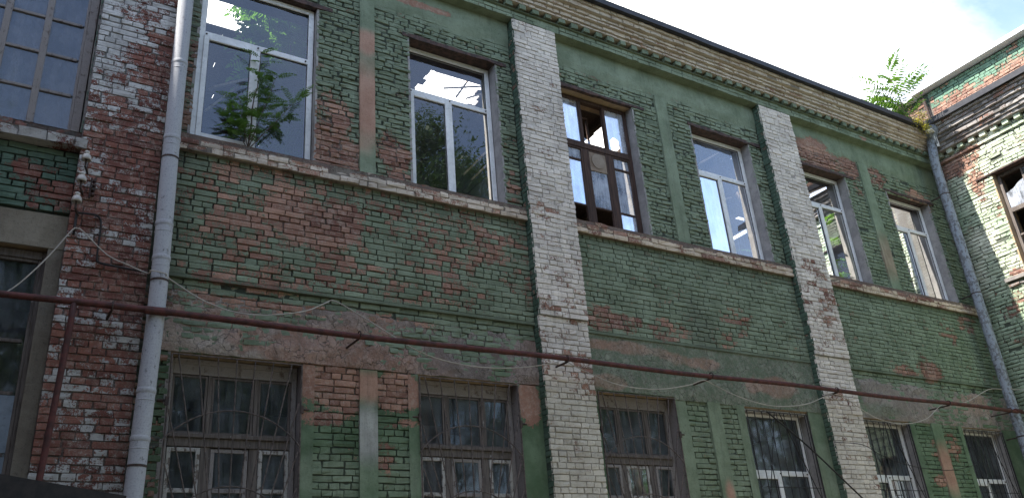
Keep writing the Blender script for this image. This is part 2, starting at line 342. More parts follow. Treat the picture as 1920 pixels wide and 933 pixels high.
def plate(mb, mp, u0, u1, v0, v1, field, holes=(), w0=-.018, step=.12, mort=1., rough=0., seed=0, hf=None, rim=0.):
    """a mortar or render skin with openings; hf(u,v) adds relief"""
    us = sorted(set([u0, u1]+[h[i] for h in holes for i in (0, 1) if u0 < h[i] < u1])); vs = sorted(set([v0, v1]+[h[i] for h in holes for i in (2, 3) if v0 < h[i] < v1]))
    def ref(a):
        o = []
        for p, q in zip(a[:-1], a[1:]):
            k = max(1, int(math.ceil((q-p)/step))); o += [p+(q-p)*i/k for i in range(k)]
        return np.array(o+[a[-1]])
    U_, V_ = ref(us), ref(vs); gu, gv = np.meshgrid(U_, V_, indexing='ij'); nu, nv = gu.shape
    wv = np.full(gu.shape, float(w0))
    if rough: wv = wv+(fbm(gu, gv, 9, 4, 31+seed)-.5)*rough
    if hf is not None: wv = wv+hf(gu, gv)
    pts = mp(gu.ravel(), gv.ravel(), wv.ravel()); f = []
    for i in range(nu-1):
        cu = (U_[i]+U_[i+1])/2
        for j in range(nv-1):
            cv = (V_[j]+V_[j+1])/2
            if any(a < cu < b and lo < cv < hi for a, b, lo, hi in holes): continue
            f.append((i*nv+j, (i+1)*nv+j, (i+1)*nv+j+1, i*nv+j+1))
    col, loss, darkening = field(gu.ravel(), gv.ravel()); n = nu*nv
    mb.add(pts, f, np.concatenate([col, loss[:, None]], 1), np.stack([.25+.5*fbm(gu.ravel(), gv.ravel(), 3, 3, 8), np.full(n, mort), np.full(n, .5), darkening], 1))
    if rim:                                           # thickness back into the wall along the outline
        mb2 = []
        loops = [[(i, 0) for i in range(nu)], [(nu-1, j) for j in range(nv)], [(nu-1-i, nv-1) for i in range(nu)], [(0, nv-1-j) for j in range(nv)]]
        for lp in loops:
            a = np.array([i*nv+j for i, j in lp]); top = pts[a]; bot = top-mp.N*rim; k = len(a)
            mb.add(np.concatenate([top, bot]), [(i, i+k, i+1+k, i+1) for i in range(k-1)], np.tile(np.concatenate([col, loss[:, None]], 1)[a], (2, 1)), np.tile(np.array([[.4, mort, .5, 1.]]), (2*k, 1)))

# ------------------------------------------------------------------ where paint has come off (metres on the facade)
GR = np.array((.165, .200, .130)); GRD = np.array((.088, .118, .062)); GRL = np.array((.225, .268, .182)); WH = np.array((.67, .59, .51)); CR = np.array((.55, .43, .315)); TE = np.array((.36, .20, .14)); TAN = np.array((.36, .295, .25))
def f_main(u, v):
    n = fbm(u, v, .8, 4, 3); col = lerp(np.tile(GR, (len(u), 1)), GRL, np.clip((n-.45)*2, 0, 1)*.7)
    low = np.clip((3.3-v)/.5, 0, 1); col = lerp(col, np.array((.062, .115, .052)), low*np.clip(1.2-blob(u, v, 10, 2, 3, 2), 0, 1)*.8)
    col = lerp(col, np.array((.155, .225, .135)), np.clip((u-12)/5, 0, 1)*.45)
    col = lerp(col, GRL, blob(u, v, 3.3, 1.7, .5, .3)*.6+blob(u, v, 4.2, 1.7, .3, .4)*.5)
    loss = .13+.25*np.clip(fbm(u, v, 1.4, 4, 17)-.5, 0, 1)
    for cx, cz, rx, rz, s in ((2.2, 4.75, .5, .35, .55), (3.1, 4.75, .8, .55, .8), (3.4, 4.4, .9, .5, .45), (2.0, 4.3, .7, .5, .45), (4.2, 4.4, 1.0, .4, .30), (5.55, 4.9, .35, .4, .62), (4.6, 5.0, .2, .12, .5), (2.4, 3.9, 1.2, .2, .55),
                              (5.0, 4.1, .9, .3, .35), (3.4, 5.75, .5, .35, 1.0), (3.3, 6.3, .4, .5, .62), (4.15, 5.95, .35, .6, .7), (4.3, 7, .2, .5, .3), (6.08, 5.9, .15, .5, .5), (1.5, 6.2, .12, .9, .6),
                              (7.6, 4.05, .9, .25, .62), (8.6, 4.0, .6, .2, .5), (10.2, 4.3, .5, .4, .42), (9.9, 4.0, .4, .3, .4), (13.6, 8.35, .9, .42, .95), (14.6, 8.3, .7, .3, .85), (15.4, 8.2, .5, .35, .65), (16.9, 8.0, .5, .4, .7), (15.3, 4.0, .45, .3, .75), (14.5, 3.9, .6, .12, .6), (16.3, 4.9, .6, .35, .4),
                              (17.1, 5.15, .5, .22, .5), (14.8, 7.9, .3, .3, .5), (3.4, 2.75, .6, .35, .9), (4.2, 2.7, .4, .3, .95), (6.05, 2.75, .2, .35, .95), (3.2, 2.35, .4, .12, .6), (4.3, 2.35, .3, .1, .6), (4.0, 1.95, .2, .3, .45), (3.5, 1.5, .4, .3, .3), (14.7, 1.9, .25, .15, .8), (15.4, 2.5, .3, .3, .5), (14.9, 2.5, .3, .3, .35), (2.2, 3.6, 3, .1, .6)):
        loss = np.maximum(loss, s*blob(u, v, cx, cz, rx, rz))
    b1 = ((u > 1.4) & (u < 6.3) & (v < 5.4) & (v > 3.85)); loss = np.where(b1, np.maximum(loss, .30+.55*(fbm(u, v, 1.2, 4, 5)-.44)), loss)
    darkening = 1-.55*np.clip((u-16.9)/.9, 0, 1)*np.clip((v-7.6)/1.2, .15, 1)-.35*np.clip((v-5.15)/.25, 0, 1)*(v < 5.45)-.3*blob(u, v, 9.4, 4.1, .35, .6)  # darker in the top right corner, below the sill and along one streak
    darkening = darkening-.35*np.clip((1.75-u)/.3, 0, 1)
    return col, np.clip(loss, 0, 1), np.clip(darkening, .1, 1)
def f_const(c, loss=.15, darkening=1.):
    def f(u, v): return np.tile(np.array(c, float), (len(u), 1)), np.full(len(u), float(loss))+.2*(fbm(u, v, 1.5, 3, 9)-.5), np.full(len(u), float(darkening))
    return f
def f_pil(which):
    def f(u, v):
        col = lerp(np.tile(WH, (len(u), 1)), np.array((.50, .45, .37)), np.clip((3.1-v)/.4, 0, 1)*(.9 if which == 1 else .4))
        loss = .12+.35*np.clip(fbm(u, v, 2., 4, 40+which)-.45, 0, 1)
        sp = ((6.6, 7.35, .2, .12, .6), (6.5, 6.3, .25, .3, .42), (6.4, 5.5, .3, .15, .6), (6.7, 4.9, .4, .4, .35), (6.6, 4.0, .5, .25, .5), (6.4, 3.3, .5, .25, .7), (6.9, 3.1, .3, .3, .7), (6.6, 4.3, .6, .6, .3)) if which == 1 else \
             ((12.3, 5.6, .4, .3, .62), (12.3, 5.0, .5, .4, .55), (12.3, 4.4, .5, .5, .42), (12.2, 3.2, .4, .15, .6), (12.3, 2.4, .5, .5, .3), (12.7, 1.8, .12, .8, .6))
        for cx, cz, rx, rz, s in sp: loss = np.maximum(loss, .10+.50*s*blob(u, v, cx, cz, rx*1.2, rz*1.2))
        return col, loss, np.clip(1-.25*(fbm(u, v, 2.3, 4, 71)-.4), .3, 1)
    return f
def f_sill(u, v):
    col = lerp(np.tile(CR*1.05, (len(u), 1)), WH, np.clip((7-u)/3, 0, 1)*.5); loss = .30+.8*np.clip(fbm(u, v, 1.6, 4, 12)-.42, 0, 1)+.25*(v > 5.5)
    return col, np.clip(loss, 0, .95), 1-.5*np.clip(fbm(u, v, 1.1, 3, 33)-.5, 0, 1)*2
def f_corn(u, v):
    return lerp(np.tile(np.array((.50, .40, .30)), (len(u), 1)), np.array((.56, .48, .39)), np.clip(fbm(u, v, 2, 4, 2)*2-.6, 0, 1)), np.full(len(u), .22), 1-.5*np.clip((u-16.6), 0, 1)  # cornice gets darker towards its right end
def f_green(u, v):
    col, loss, darkening = f_main(u, v); l2 = .05+.0*u
    for cx, cz, rx, rz, s in ((4.4, 8.75, .9, .10, 1.), (5.4, 9.15, .2, .1, .9), (1.9, 8.9, .3, .1, .6), (15.1, 9.05, .15, .05, .8)): l2 = np.maximum(l2, s*blob(u, v, cx, cz, rx, rz))
    return col*1.02, np.maximum(l2, np.where(u > 12.7, loss*.9, 0)), darkening

# openings of the main wall (x0, x1, z0, z1)
UP = [(1.55, 3.06, 5.60, 8.10), (4.46, 5.93, 5.60, 8.10), (7.16, 8.68, 5.60, 8.10), (10.04, 11.52, 5.60, 8.10), (12.78, 14.30, 5.60, 8.02), (15.68, 17.16, 5.60, 8.0)]
LO = [(1.58, 3.00, .2, 2.96), (4.44, 5.88, .2, 2.96), (7.17, 8.60, .2, 2.98), (10.03, 11.50, .2, 2.93), (12.80, 14.22, .2, 2.93), (15.85, 17.22, .2, 2.93)]
HO = UP+LO; BAY = [(1.42, 6.22), (7.05, 11.85), (12.75, 17.75)]; XC = 17.75

MBd = thing('main_building', 'long two storey building of peeling green brick with white pilasters and tall windows', 'building', (9.6, 0, -1.6))
wall = MB()
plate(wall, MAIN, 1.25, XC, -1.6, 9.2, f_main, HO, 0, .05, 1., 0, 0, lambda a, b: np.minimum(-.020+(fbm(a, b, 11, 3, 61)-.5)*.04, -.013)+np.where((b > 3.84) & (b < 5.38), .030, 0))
for i, (a, b) in enumerate(BAY):
    bricks(wall, MAIN, a, b, 5.60, 8.42, f_main, HO, 0., .006, .016, 1., seed=10+i)           # eroded courses round the upper windows
    bricks(wall, MAIN, a, b, 3.84, 5.38, f_main, (), .035, .0035, .010, .25, seed=20+i)         # spandrel panel
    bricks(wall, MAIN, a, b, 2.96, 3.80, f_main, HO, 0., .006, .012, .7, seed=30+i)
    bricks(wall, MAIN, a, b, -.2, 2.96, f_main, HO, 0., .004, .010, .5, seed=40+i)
    bricks(wall, MAIN, a, b, 8.42, 9.0, f_main, (), -.004, .003, .012, .4, seed=50+i)
bricks(wall, MAIN, 1.25, 1.55, -.2, 9.0, lambda u, v: (np.tile((.09, .10, .08), (len(u), 1)), .55+0*u, .62+0*u), HO, -.01, .012, .018, 1., seed=61)
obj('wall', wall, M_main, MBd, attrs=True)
# inner face, room shell
inn = MB()
plate(inn, Map((0, .46, 0), (1, 0, 0), (0, 1, 0)), 1.25, XC, -1.6, 9.6, f_const((.2, .2, .2)), HO, 0, .8, 1.)
obj('inner_wall_face', inn, M_int, MBd)
rm = MB(); rm.box(1.0, XC, 7.0, 7.3, -1.6, 10.0); rm.box(XC, XC+.3, .1, 7.3, -1.6, 9.9); rm.box(.9, 1.2, .46, 7.3, -1.6, 10.0); rm.box(9.1, 9.35, 3.2, 7.0, 4.4, 9.7)
obj('interior_wall', rm, M_int, MBd)
rm = MB(); rm.box(1.2, XC, .47, 6.99, 4.15, 4.4); obj('upper_floor', rm, M_deck, MBd)
rm = MB(); rm.box(1.2, XC, .47, 6.99, -1.6, -1.2); obj('lower_floor', rm, M_int, MBd)
rm = MB(); rm.box(1.25, XC, -.02, .44, 9.15, 9.50); obj('wall_head', rm, M_int, MBd)
# reveals
def reveal(o, parent, mat, soffit, name='reveal', mp=MAIN, d=.44):
    x0, x1, z0, z1 = o; ns = 26
    for side_, (a, b) in enumerate(((x0-.03, x0), (x1, x1+.03))):
        mb = MB(); hh = np.linspace(z0-.02, z1+.03, ns); jt = (fbm(hh, hh*0+x0, 6, 4, side_)-.5)
        U_ = np.stack([np.full(ns, a), np.full(ns, b), np.full(ns, b), np.full(ns, a)], 1); face = 1 if side_ == 0 else 0
        W_ = np.stack([-.004+jt*.022, -.004+jt*.022, np.full(ns, -d), np.full(ns, -d)], 1)
        if side_ == 0: U_[:, 1] += jt*.012
        else: U_[:, 0] += jt*.012
        V_ = np.repeat(hh[:, None], 4, 1); P_ = mp(U_, V_, W_).reshape(-1, 3)
        f = [(i*4+j, i*4+(j+1) % 4, i*4+4+(j+1) % 4, i*4+4+j) for i in range(ns-1) for j in range(4)]+[(0, 1, 2, 3), tuple(4*(ns-1)+j for j in (3, 2, 1, 0))]
        mb.add(P_, f); obj(name, mb, mat, parent)
    mb = MB(); hh = np.linspace(x0, x1, 20); jt = (fbm(hh, hh*0+z1, 6, 4, 3)-.5)
    U_ = np.repeat(hh[:, None], 4, 1); V_ = np.stack([z1+.0*jt, z1+jt*.015, z1+.035+0*jt, z1+.035+0*jt], 1); W_ = np.stack([-.01+jt*.02, np.full(20, -d), np.full(20, -d), -.01+jt*.02], 1)
    f = [(i*4+j, i*4+(j+1) % 4, i*4+4+(j+1) % 4, i*4+4+j) for i in range(19) for j in range(4)]+[(0, 1, 2, 3), tuple(76+j for j in (3, 2, 1, 0))]
    mb.add(mp(U_, V_, W_).reshape(-1, 3), f); obj('soffit', mb, soffit, parent)
    mb = MB(); uu = np.array([x0, x1, x1, x0]*2); vv = np.array([z0-.03]*4+[z0+.004]*4); ww = np.array([-.01, -.01, -d, -d]*2)
    mb.add(mp(uu, vv, ww), [(0, 1, 2, 3), (4, 7, 6, 5), (0, 4, 5, 1), (1, 5, 6, 2), (2, 6, 7, 3), (3, 7, 4, 0)]); obj('window_ledge', mb, mat, parent)
for i, o in enumerate(UP):
    reveal(o, MBd, M_plas, M_ochre if i == 2 else M_soot)
    # cracked, sooty lintel joint running past the opening
    mb = MB(); hh = np.linspace(o[0]-.05-.1*random.random(), o[1]+.18+.25*random.random(), 22); zc = o[3]+.02+.03*(fbm(hh, hh*0, 4, 3, i)-.5)
    th = .012+.035*fbm(hh, hh*0+5, 5, 3, i+4); P_ = np.concatenate([np.stack([hh, hh*0+yy, zc+s*th], 1) for yy in (-.014, .05) for s in (-1, 1)])
    n = 22; f = [(k+a*n, k+1+a*n, k+1+b*n, k+b*n) for k in range(n-1) for a, b in ((0, 1), (1, 3), (3, 2), (2, 0))]+[(0, n, 3*n, 2*n), (n-1, 3*n-1, 4*n-1, 2*n-1)]
    mb.add(P_, f); obj('lintel', mb, M_soot, MBd)
for o in LO: reveal(o, MBd, M_woodg if o[0] < 9 else M_plas, M_ochre)

# render skins: smooth green band over the upper windows, lumpy band over the lower ones
def skin(u0, u1, v0, v1, f, bias, am, s, holes=(), step=.03, seed=0, lim=None):
    pl = MB()
    def hf(gu, gv):
        big = fbm(gu, gv, s, 4, 100+seed)-.5; h = bias+am*big+(.05 if am > .05 else .014)*(fbm(gu, gv, 9, 4, 7)-.5)
        if lim: h = h-lim(gu, gv)
        return np.clip(h, -.03, .035)
    plate(pl, MAIN, u0, u1, v0, v1, f, holes, 0, step, .0, 0, seed, hf); obj('render_coat', pl, M_coat if f is f_band else M_main, MBd, smooth=True, attrs=True)
f_band = None
for i, (a, b) in enumerate(BAY): skin(a, b, 8.30, 8.99, f_green, .012, .03, 1.5, (), .04, i, lambda gu, gv: np.clip((8.62-gv)/.3+.35*(fbm(gu, gv, 2.5, 3, 9)-.5), 0, 1)*.05)
def f_band_(u, v):
    col = np.tile(np.array((.28, .19, .15)), (len(u), 1)); col = lerp(col, np.array((.42, .34, .27)), blob(u, v, 2.2, 3.1, 1.1, .25)); col = lerp(col, np.array((.45, .39, .35)), blob(u, v, 3.0, 3.15, .35, .15))
    col = lerp(col, TE*.95, np.clip((blob(u, v, 3.7, 3.15, 1.0, .3)*.5+blob(u, v, 2.6, 3.3, 1.6, .4)*.25+fbm(u, v, 3.4, 5, 44)-.62)*7, 0, 1)*.9); col = lerp(col, TAN*.8, blob(u, v, 2.3, 3.6, 1.2, .15)); col = lerp(col, np.array((.21, .16, .14)), blob(u, v, 5.3, 3.3, 1., .6))
    g = (u > 7.0) & (u < 11.9); tt = lambda a: np.clip((a*.75+fbm(u, v, 3.1, 5, 88)-.78)*6, 0, 1)
    cg = lerp(np.tile(GR*.95, (len(u), 1)), TE, tt(blob(u, v, 7.6, 3.65, .8, .1)+blob(u, v, 10.8, 3.3, 1.0, .22)+blob(u, v, 9.2, 3.55, .6, .15)+blob(u, v, 7.5, 3.1, .4, .15))*.85)
    cg = lerp(cg, GRD, np.clip(fbm(u, v, 2., 4, 66)*2-.95, 0, 1)); col = np.where(g[:, None], cg, col)
    t = u > 11.9; ct = lerp(np.tile(TAN*.8, (len(u), 1)), GR, np.clip(blob(u, v, 15.6, 3.6, .6, .15)+blob(u, v, 13.6, 3.1, .8, .15)+blob(u, v, 12.9, 3.4, .2, .4), 0, 1)*.8); ct = lerp(ct, np.array((.42, .27, .2)), blob(u, v, 16.6, 3.4, .9, .25)*.7)
    col = np.where(t[:, None], ct, col); return col, np.full(len(u), .08), 1-.45*np.clip(fbm(u, v, 1.7, 4, 21)*2-.9, 0, 1)
f_band = f_band_
skin(1.44, 6.22, 2.965, 3.80, f_band, -.001, .075, 1.6, HO, .028, 4, lambda gu, gv: np.clip((gv-3.62)/.1, 0, 1)*.04-np.clip((3.35-gv)/.3, 0, 1)*.014)
skin(7.05, 11.85, 2.94, 3.80, f_band, .016, .03, 1.3, HO, .03, 5)
skin(12.75, 17.74, 2.935, 3.80, f_band, .004, .06, 1.5, HO, .03, 6, lambda gu, gv: np.clip((gv-3.6)/.1, 0, 1)*.04)
# painted render margins beside the lower windows
for a, b in ((3.00, 3.14), (4.30, 4.44), (5.88, 6.22), (7.05, 7.17), (8.60, 8.82), (9.86, 10.03), (11.50, 11.85), (12.75, 12.80), (14.22, 14.36), (15.72, 15.85), (17.25, 17.74)):
    skin(a, b, -.2, 2.95, f_main, .010, .018, 2.0, (), .04, int(a*10))
# flat strips between the windows
def f_strip(u, v):
    col, loss, d = f_main(u, v); col = lerp(col, TE, np.where(u < 6, np.clip(blob(u, v, 3.79, 6.7, .5, .75)+blob(u, v, 3.79, 7.75, .4, .22)+blob(u, v, 3.79, 2.75, .4, .22), 0, 1), np.where(u > 14, blob(u, v, 15, 6.3, .5, .5)*.5+blob(u, v, 15, 2.1, .3, .5), blob(u, v, 9.4, 1.6, .1, .2))))
    col = lerp(col, np.array((.40, .385, .36)), np.where(u < 6, blob(u, v, 3.79, 2.2, .35, .35), 0)*.8); return col*1.08, np.full(len(u), .06), d
for a, b in ((3.68, 3.90), (9.24, 9.50), (14.86, 15.16)):
    for lo, hi in ((5.62, 8.5), (-.2, 2.95)):
        mb = MB(); plate(mb, MAIN, a, b, lo, hi, f_strip, (), .028, .05, 0., .012, int(a), None, .05); obj('lesene', mb, M_main, MBd, attrs=True)
# pilasters
LEFTF = lambda x: Map((x, 0, 0), (0, -1, 0), (-1, 0, 0))
for i, (a, b) in enumerate(((6.22, 7.05), (11.85, 12.75))):
    mb = MB(); fp = f_pil(i+1)
    for lo, hi, w_ in ((-.2, 3.92, .14), (3.92, 8.985, .175)):
        gp = f_const((.06, .115, .075), .2, .8)
        plate(mb, MAIN, a+.008, b-.008, lo, hi, fp, (), w_-.014, .2, .55)
        plate(mb, LEFTF(a+.008), 0, w_-.012, lo, hi, gp, (), 0, .2, .8); plate(mb, Map((b-.008, 0, 0), (0, -1, 0), (1, 0, 0)), 0, w_-.012, lo, hi, fp, (), 0, .2, .8)
        bricks(mb, MAIN, a, b, lo, hi, fp, (), w_, .004, .008, .35, seed=70+i); bricks(mb, LEFTF(a), .0, w_-.002, lo, hi, gp, (), .0, .003, .009, .3, seed=75+i, lip=.0)
    mb.add(MAIN(np.array([a, b, b, a]), np.full(4, 3.92), np.array([0, 0, .165, .165])), [(0, 1, 2, 3)], np.tile((.3, .3, .28, .3), (4, 1)))
    obj('pilaster', mb, M_main, MBd, attrs=True)
# belt ledge under the panels, sill bands, frieze, dentils, cornice
for a, b in BAY:
    mb = MB(); plate(mb, MAIN, a, b, 3.80, 3.84, f_main, (), .036, .15, .4, .006, 0, None, .06); obj('belt_ledge', mb, M_main, MBd, attrs=True)
    mb = MB(); plate(mb, MAIN, a+.01, b-.005, 5.37, 5.58, f_sill, (), .085, .2, .8, .006, 0, None, .11)
    bricks(mb, MAIN, a, b-.003, 5.37, 5.53, f_sill, (), .10, .006, .008, .8, seed=int(a)+3); bricks(mb, MAIN, a+.02, b-.03, 5.525, 5.60, f_sill, (), .06, .014, .012, 1., seed=int(a)+4, lip=.05, skip=.04)
    us = np.linspace(a+.005, b-.005, 40); 
    for zz, ww in ((5.372, .098), (5.585, .085)):
        g_u = np.concatenate([us, us]); P_ = MAIN(g_u, np.full(80, zz), np.concatenate([np.full(40, -.01), np.full(40, ww)])); c_, l_, d_ = f_sill(g_u, np.full(80, zz))
        mb.add(P_, [(k, k+1, k+41, k+40) for k in range(39)], np.concatenate([c_, l_[:, None]], 1))
    obj('sill_course', mb, M_main, MBd, attrs=True)
def ledge(mb, mp, a, b, lo, hi, wd, field, seed, amp=.004, er=.4, wb=0.):
    plate(mb, mp, a, b, lo+.003, hi-.003, field, (), wd-.012, .25, .7, .004, 0); bricks(mb, mp, a, b, lo, hi, field, (), wd, amp, .009, er, seed=seed, lip=.03)
    n = max(2, int((b-a)/.25)); us = np.linspace(a, b, n)
    for zz in (lo+.002, hi-.002):
        gu = np.concatenate([us, us]); c_, l_, d_ = field(gu, np.full(2*n, zz)); mb.add(mp(gu, np.full(2*n, zz), np.concatenate([np.full(n, wb), np.full(n, wd-.006)])), [(k, k+1, k+1+n, k+n) for k in range(n-1)], np.concatenate([c_, l_[:, None]], 1))
mb = MB(); ledge(mb, MAIN, 1.25, XC, 8.985, 9.138, .175, f_green, 80, .003, .2); ledge(mb, MAIN, 1.25, XC, 9.14, 9.216, .145, f_green, 81, .003, .2); obj('frieze', mb, M_main, MBd, attrs=True)
mb = MB(); ledge(mb, MAIN, 1.25, XC, 9.14, 9.165, .215, f_green, 85, .003, .2)
obj('frieze_moulding', mb, M_main, MBd, attrs=True)
x = 1.4; rr = np.random.default_rng(4)
while x < XC-.25:
    mb = MB(); j = rr.normal(size=6)*.006; x0, x1, y1, z0, z1 = x+j[0], x+.13+j[1], .235+j[2], 9.185+j[3], 9.27
    u_ = np.array([x0, x1, x1, x0]*2); v_ = np.array([z0, z0+j[4], z1, z1]*2); w_ = np.array([.14]*4+[y1]*4); c_, l_, d_ = f_green(u_, v_); c_ = c_*.85
    mb.add(MAIN(u_, v_, w_), [(4, 5, 6, 7), (0, 1, 5, 4), (1, 2, 6, 5), (3, 0, 4, 7)], np.concatenate([c_, l_[:, None]], 1), np.tile((rr.random(), 0, rr.random(), 1), (8, 1))); x += .26; obj('dentil', mb, M_main, MBd, attrs=True)
mb = MB()
for k, (lo, hi, wd) in enumerate(((9.27, 9.325, .25), (9.325, 9.40, .275), (9.40, 9.455, .32), (9.455, 9.52, .345), (9.52, 9.60, .40), (9.60, 9.67, .43))): ledge(mb, MAIN, 1.25, XC-.35, lo, hi, wd, f_corn, 90+k, .0045, .45, 0.)
ledge(mb, MAIN, XC-.35, XC, 9.27, 9.67, .25, f_corn, 99)
obj('cornice', mb, M_main, MBd, attrs=True)
mb = MB(); n = 40; xs = np.linspace(1.2, 17.45, n); sag = (fbm(xs, xs*0, .5, 3, 2)-.5)*.05
prof = ((-.50, 9.66), (-.52, 9.665), (-.525, 9.77), (-.50, 9.79), (.5, 10.05), (.5, 10.02), (-.3, 9.70))
P_ = np.array([[(x, y, z+s) for y, z in prof] for x, s in zip(xs, sag)]).reshape(-1, 3); q = len(prof)
mb.add(P_, [(i*q+j, i*q+(j+1) % q, (i+1)*q+(j+1) % q, (i+1)*q+j) for i in range(n-1) for j in range(q)]+[tuple(range(q)), tuple((n-1)*q+j for j in range(q))[::-1]])
obj('roof_edge', mb, M_roof, MBd)
# ruined attic floor: boards with holes
holes3 = [(6.35, 7.55, 2.85, 3.65), (1.9, 3.2, 2.5, 3.35), (1.5, 5.8, .7, 2.1), (11.0, 12.8, .7, 1.95), (10.6, 11.8, 2.9, 4.1), (4.6, 5.4, 3.7, 4.5), (14.2, 14.5, 2.5, 2.9), (4.9, 5.3, 5.8, 6.2)]
mb = MB(); y = 2.16
while y < 6.95:
    x = 1.2
    while x < XC:
        l = min(random.uniform(.9, 2.6), XC-x)
        segs = [(x, x+l-.01)]
        for a, b, c, d in holes3:
            if c < y+.08 < d:
                o2 = []
                for s0, s1 in segs:
                    a2 = a+random.uniform(-.12, .12); b2 = b+random.uniform(-.12, .12)
                    if b2 <= s0 or a2 >= s1: o2.append((s0, s1)); continue
                    if a2 > s0: o2.append((s0, a2))
                    if b2 < s1: o2.append((b2, s1))
                segs = o2
        for s0, s1 in segs:
            if s1-s0 > .05 and random.random() > .004: dz = random.uniform(-.01, .01); mb.box(s0, s1, y, y+.168, 10.0+dz, 10.03+dz)
        x += l
    y += .17
obj('attic_floor', mb, M_deck, MBd)
for x in (1.3, 3.5, 4.75, 6.0, 7.9, 9.1, 10.4, 11.6, 12.8, 14.1, 15.4, 16.6):
    mb = MB(); mb.beam((x, 1.9, 9.93), (x+.03, 7.0, 9.93), .12, .13); obj('ceiling_joist', mb, M_deck, MBd)

# ------------------------------------------------------------------ windows
def frame_box(mb, x0, x1, z0, z1, t, y0, y1, bot=None):
    bt = t if bot is None else bot
    mb.box(x0, x0+t, y0, y1, z0, z1); mb.box(x1-t, x1, y0, y1, z0, z1); mb.box(x0+t, x1-t, y0, y1, z1-t, z1); mb.box(x0+t, x1-t, y0, y1, z0, z0+bt)
def pane(x0, x1, z0, z1, y, mat, parent, pts=None, name='pane'):
    mb = MB(); mb.poly(pts or [(x0, z0), (x1, z0), (x1, z1), (x0, z1)], y, y+.004)
    # a pane is one sheet: keep only its front so that it is seen through once
    mb.f = [mb.f[0]]; return obj(name, mb, mat, parent)
def pvc(o, parent, zt, ym=.20, g=(M_gl1, M_gl1, M_gl1), frac=.5, lab=None):
    x0, x1, z0, z1 = o; x0 += .012; x1 -= .012; z0 += .01; z1 -= .012; t = .072; xm = x0+(x1-x0)*frac
    mb = MB(); frame_box(mb, x0, x1, z0, z1, t, ym, ym+.07); mb.box(x0+t, x1-t, ym+.002, ym+.068, zt-.04, zt+.04); mb.box(xm-.036, xm+.036, ym+.002, ym+.068, z0+t, zt-.04)
    wn = obj('window', mb, M_pvc, parent, bev=.005)
    if lab: wn['label'] = lab
    sa = MB(); frame_box(sa, x0+t-.012, xm-.036+.012, z0+t-.012, zt-.04+.012, .065, ym-.018, ym+.045); obj('sash', sa, M_pvc, wn, bev=.006)
    gk = MB()
    for a, b, c, d, yy in ((x0+t, x1-t, zt+.04, z1-t, ym+.022), (x0+t+.053, xm-.036-.053, z0+t+.053, zt-.04-.053, ym+.004), (xm+.036, x1-t, z0+t, zt-.04, ym+.022)):
        frame_box(gk, a-.001, b+.001, c-.001, d+.001, .008, yy, yy+.012)
    obj('gasket', gk, M_gask, wn)
    pane(x0+t, x1-t, zt+.04, z1-t, ym+.03, g[0], wn); pane(x0+t+.05, xm-.036-.05, z0+t+.05, zt-.04-.05, ym+.015, g[1], wn); pane(xm+.036, x1-t, z0+t, zt-.04, ym+.03, g[2], wn)
    for f_ in (.06, .5, .93):
        c = MB(); xx = x0+(x1-x0)*f_; c.lathe([(0, 0), (.011, 0), (.011, .02), (0, .02)], (0, 0, 0), 8)
        c.v = [np.stack([v[:, 0]+xx, -v[:, 2]+ym+.008, v[:, 1]+zt-.005], 1) for v in c.v]; obj('drain_cap', c, M_soot, wn)
    # foam and mortar packing round the frame
    return wn
for i, gl in ((0, (M_gl1,)*3), (1, (M_gl1,)*3), (3, (M_gl2,)*3), (4, (M_gl1,)*3), (5, (M_gl1,)*3)):
    o = UP[i]; pvc(o, MBd, 7.30 if i else 7.21, .19 if i else .09, gl, .5)
# old timber window with missing and broken lights
o = UP[2]; x0, x1, z0, z1 = o[0]+.01, o[1]-.01, o[2]+.01, o[3]-.01; ym = .17
xa, xb = 7.66, 8.17
mb = MB(); frame_box(mb, x0, x1, z0, z1, .065, ym, ym+.09); mb.box(x0+.065, x1-.065, ym-.01, ym+.09, 7.10, 7.21)
for xx in (xa, xb): mb.box(xx-.028, xx+.028, ym, ym+.07, 7.21, z1-.065); mb.box(xx-.05, xx+.05, ym+.002, ym+.085, z0+.065, 7.10)
wn = obj('window', mb, M_woodb, MBd, bev=.005); wn['label'] = 'old brown timber window with broken panes and a plywood patch'
for a, b in ((x0+.065, xa-.05), (xa+.05, xb-.05), (xb+.05, x1-.065)):
    s_ = MB(); frame_box(s_, a, b, z0+.065, 7.10, .035, ym+.004, ym+.05); s_.box(a+.035, b-.035, ym+.006, ym+.045, 6.02, 6.05)
    if a < 7.5 or a > 8.1: s_.box(a+.035, b-.035, ym+.006, ym+.045, 6.86-.015, 6.86+.02)
    obj('sash', s_, M_woodb, wn, bev=.004)
pane(x0+.065, xa-.028, 7.21, z1-.065, ym+.03, M_film, wn)
pane(0, 0, 0, 0, ym+.03, M_film, wn, [(xb+.028, 7.21), (xb+.10, 7.21), (xb+.09, 7.42), (xb+.17, 7.50), (xb+.26, 7.46), (xb+.30, 7.34), (xb+.29, 7.21), (x1-.065, 7.21), (x1-.065, z1-.065), (xb+.028, z1-.065)], 'broken_pane')
pane(0, 0, 0, 0, ym+.03, M_gl2, wn, [(xa+.028, 7.21), (xb-.1, 7.21), (xb-.12, 7.26), (xa+.2, 7.24), (xa+.06, 7.33), (xa+.028, 7.35)], 'broken_pane')
s_ = MB(); frame_box(s_, xa+.05, xb-.07, 7.30, z1-.09, .035, ym+.35, ym+.39); obj('inner_sash', s_, M_woodb, wn, bev=.004)
for a, b in ((x0+.1, xa-.085), (xb+.085, x1-.1)):
    pane(a, b, 6.88, 7.065, ym+.025, M_film, wn); pane(a, b, 6.05, 6.845, ym+.025, M_film, wn)
pane(xa+.085, xb-.085, 6.05, 6.72, ym+.025, M_film, wn)
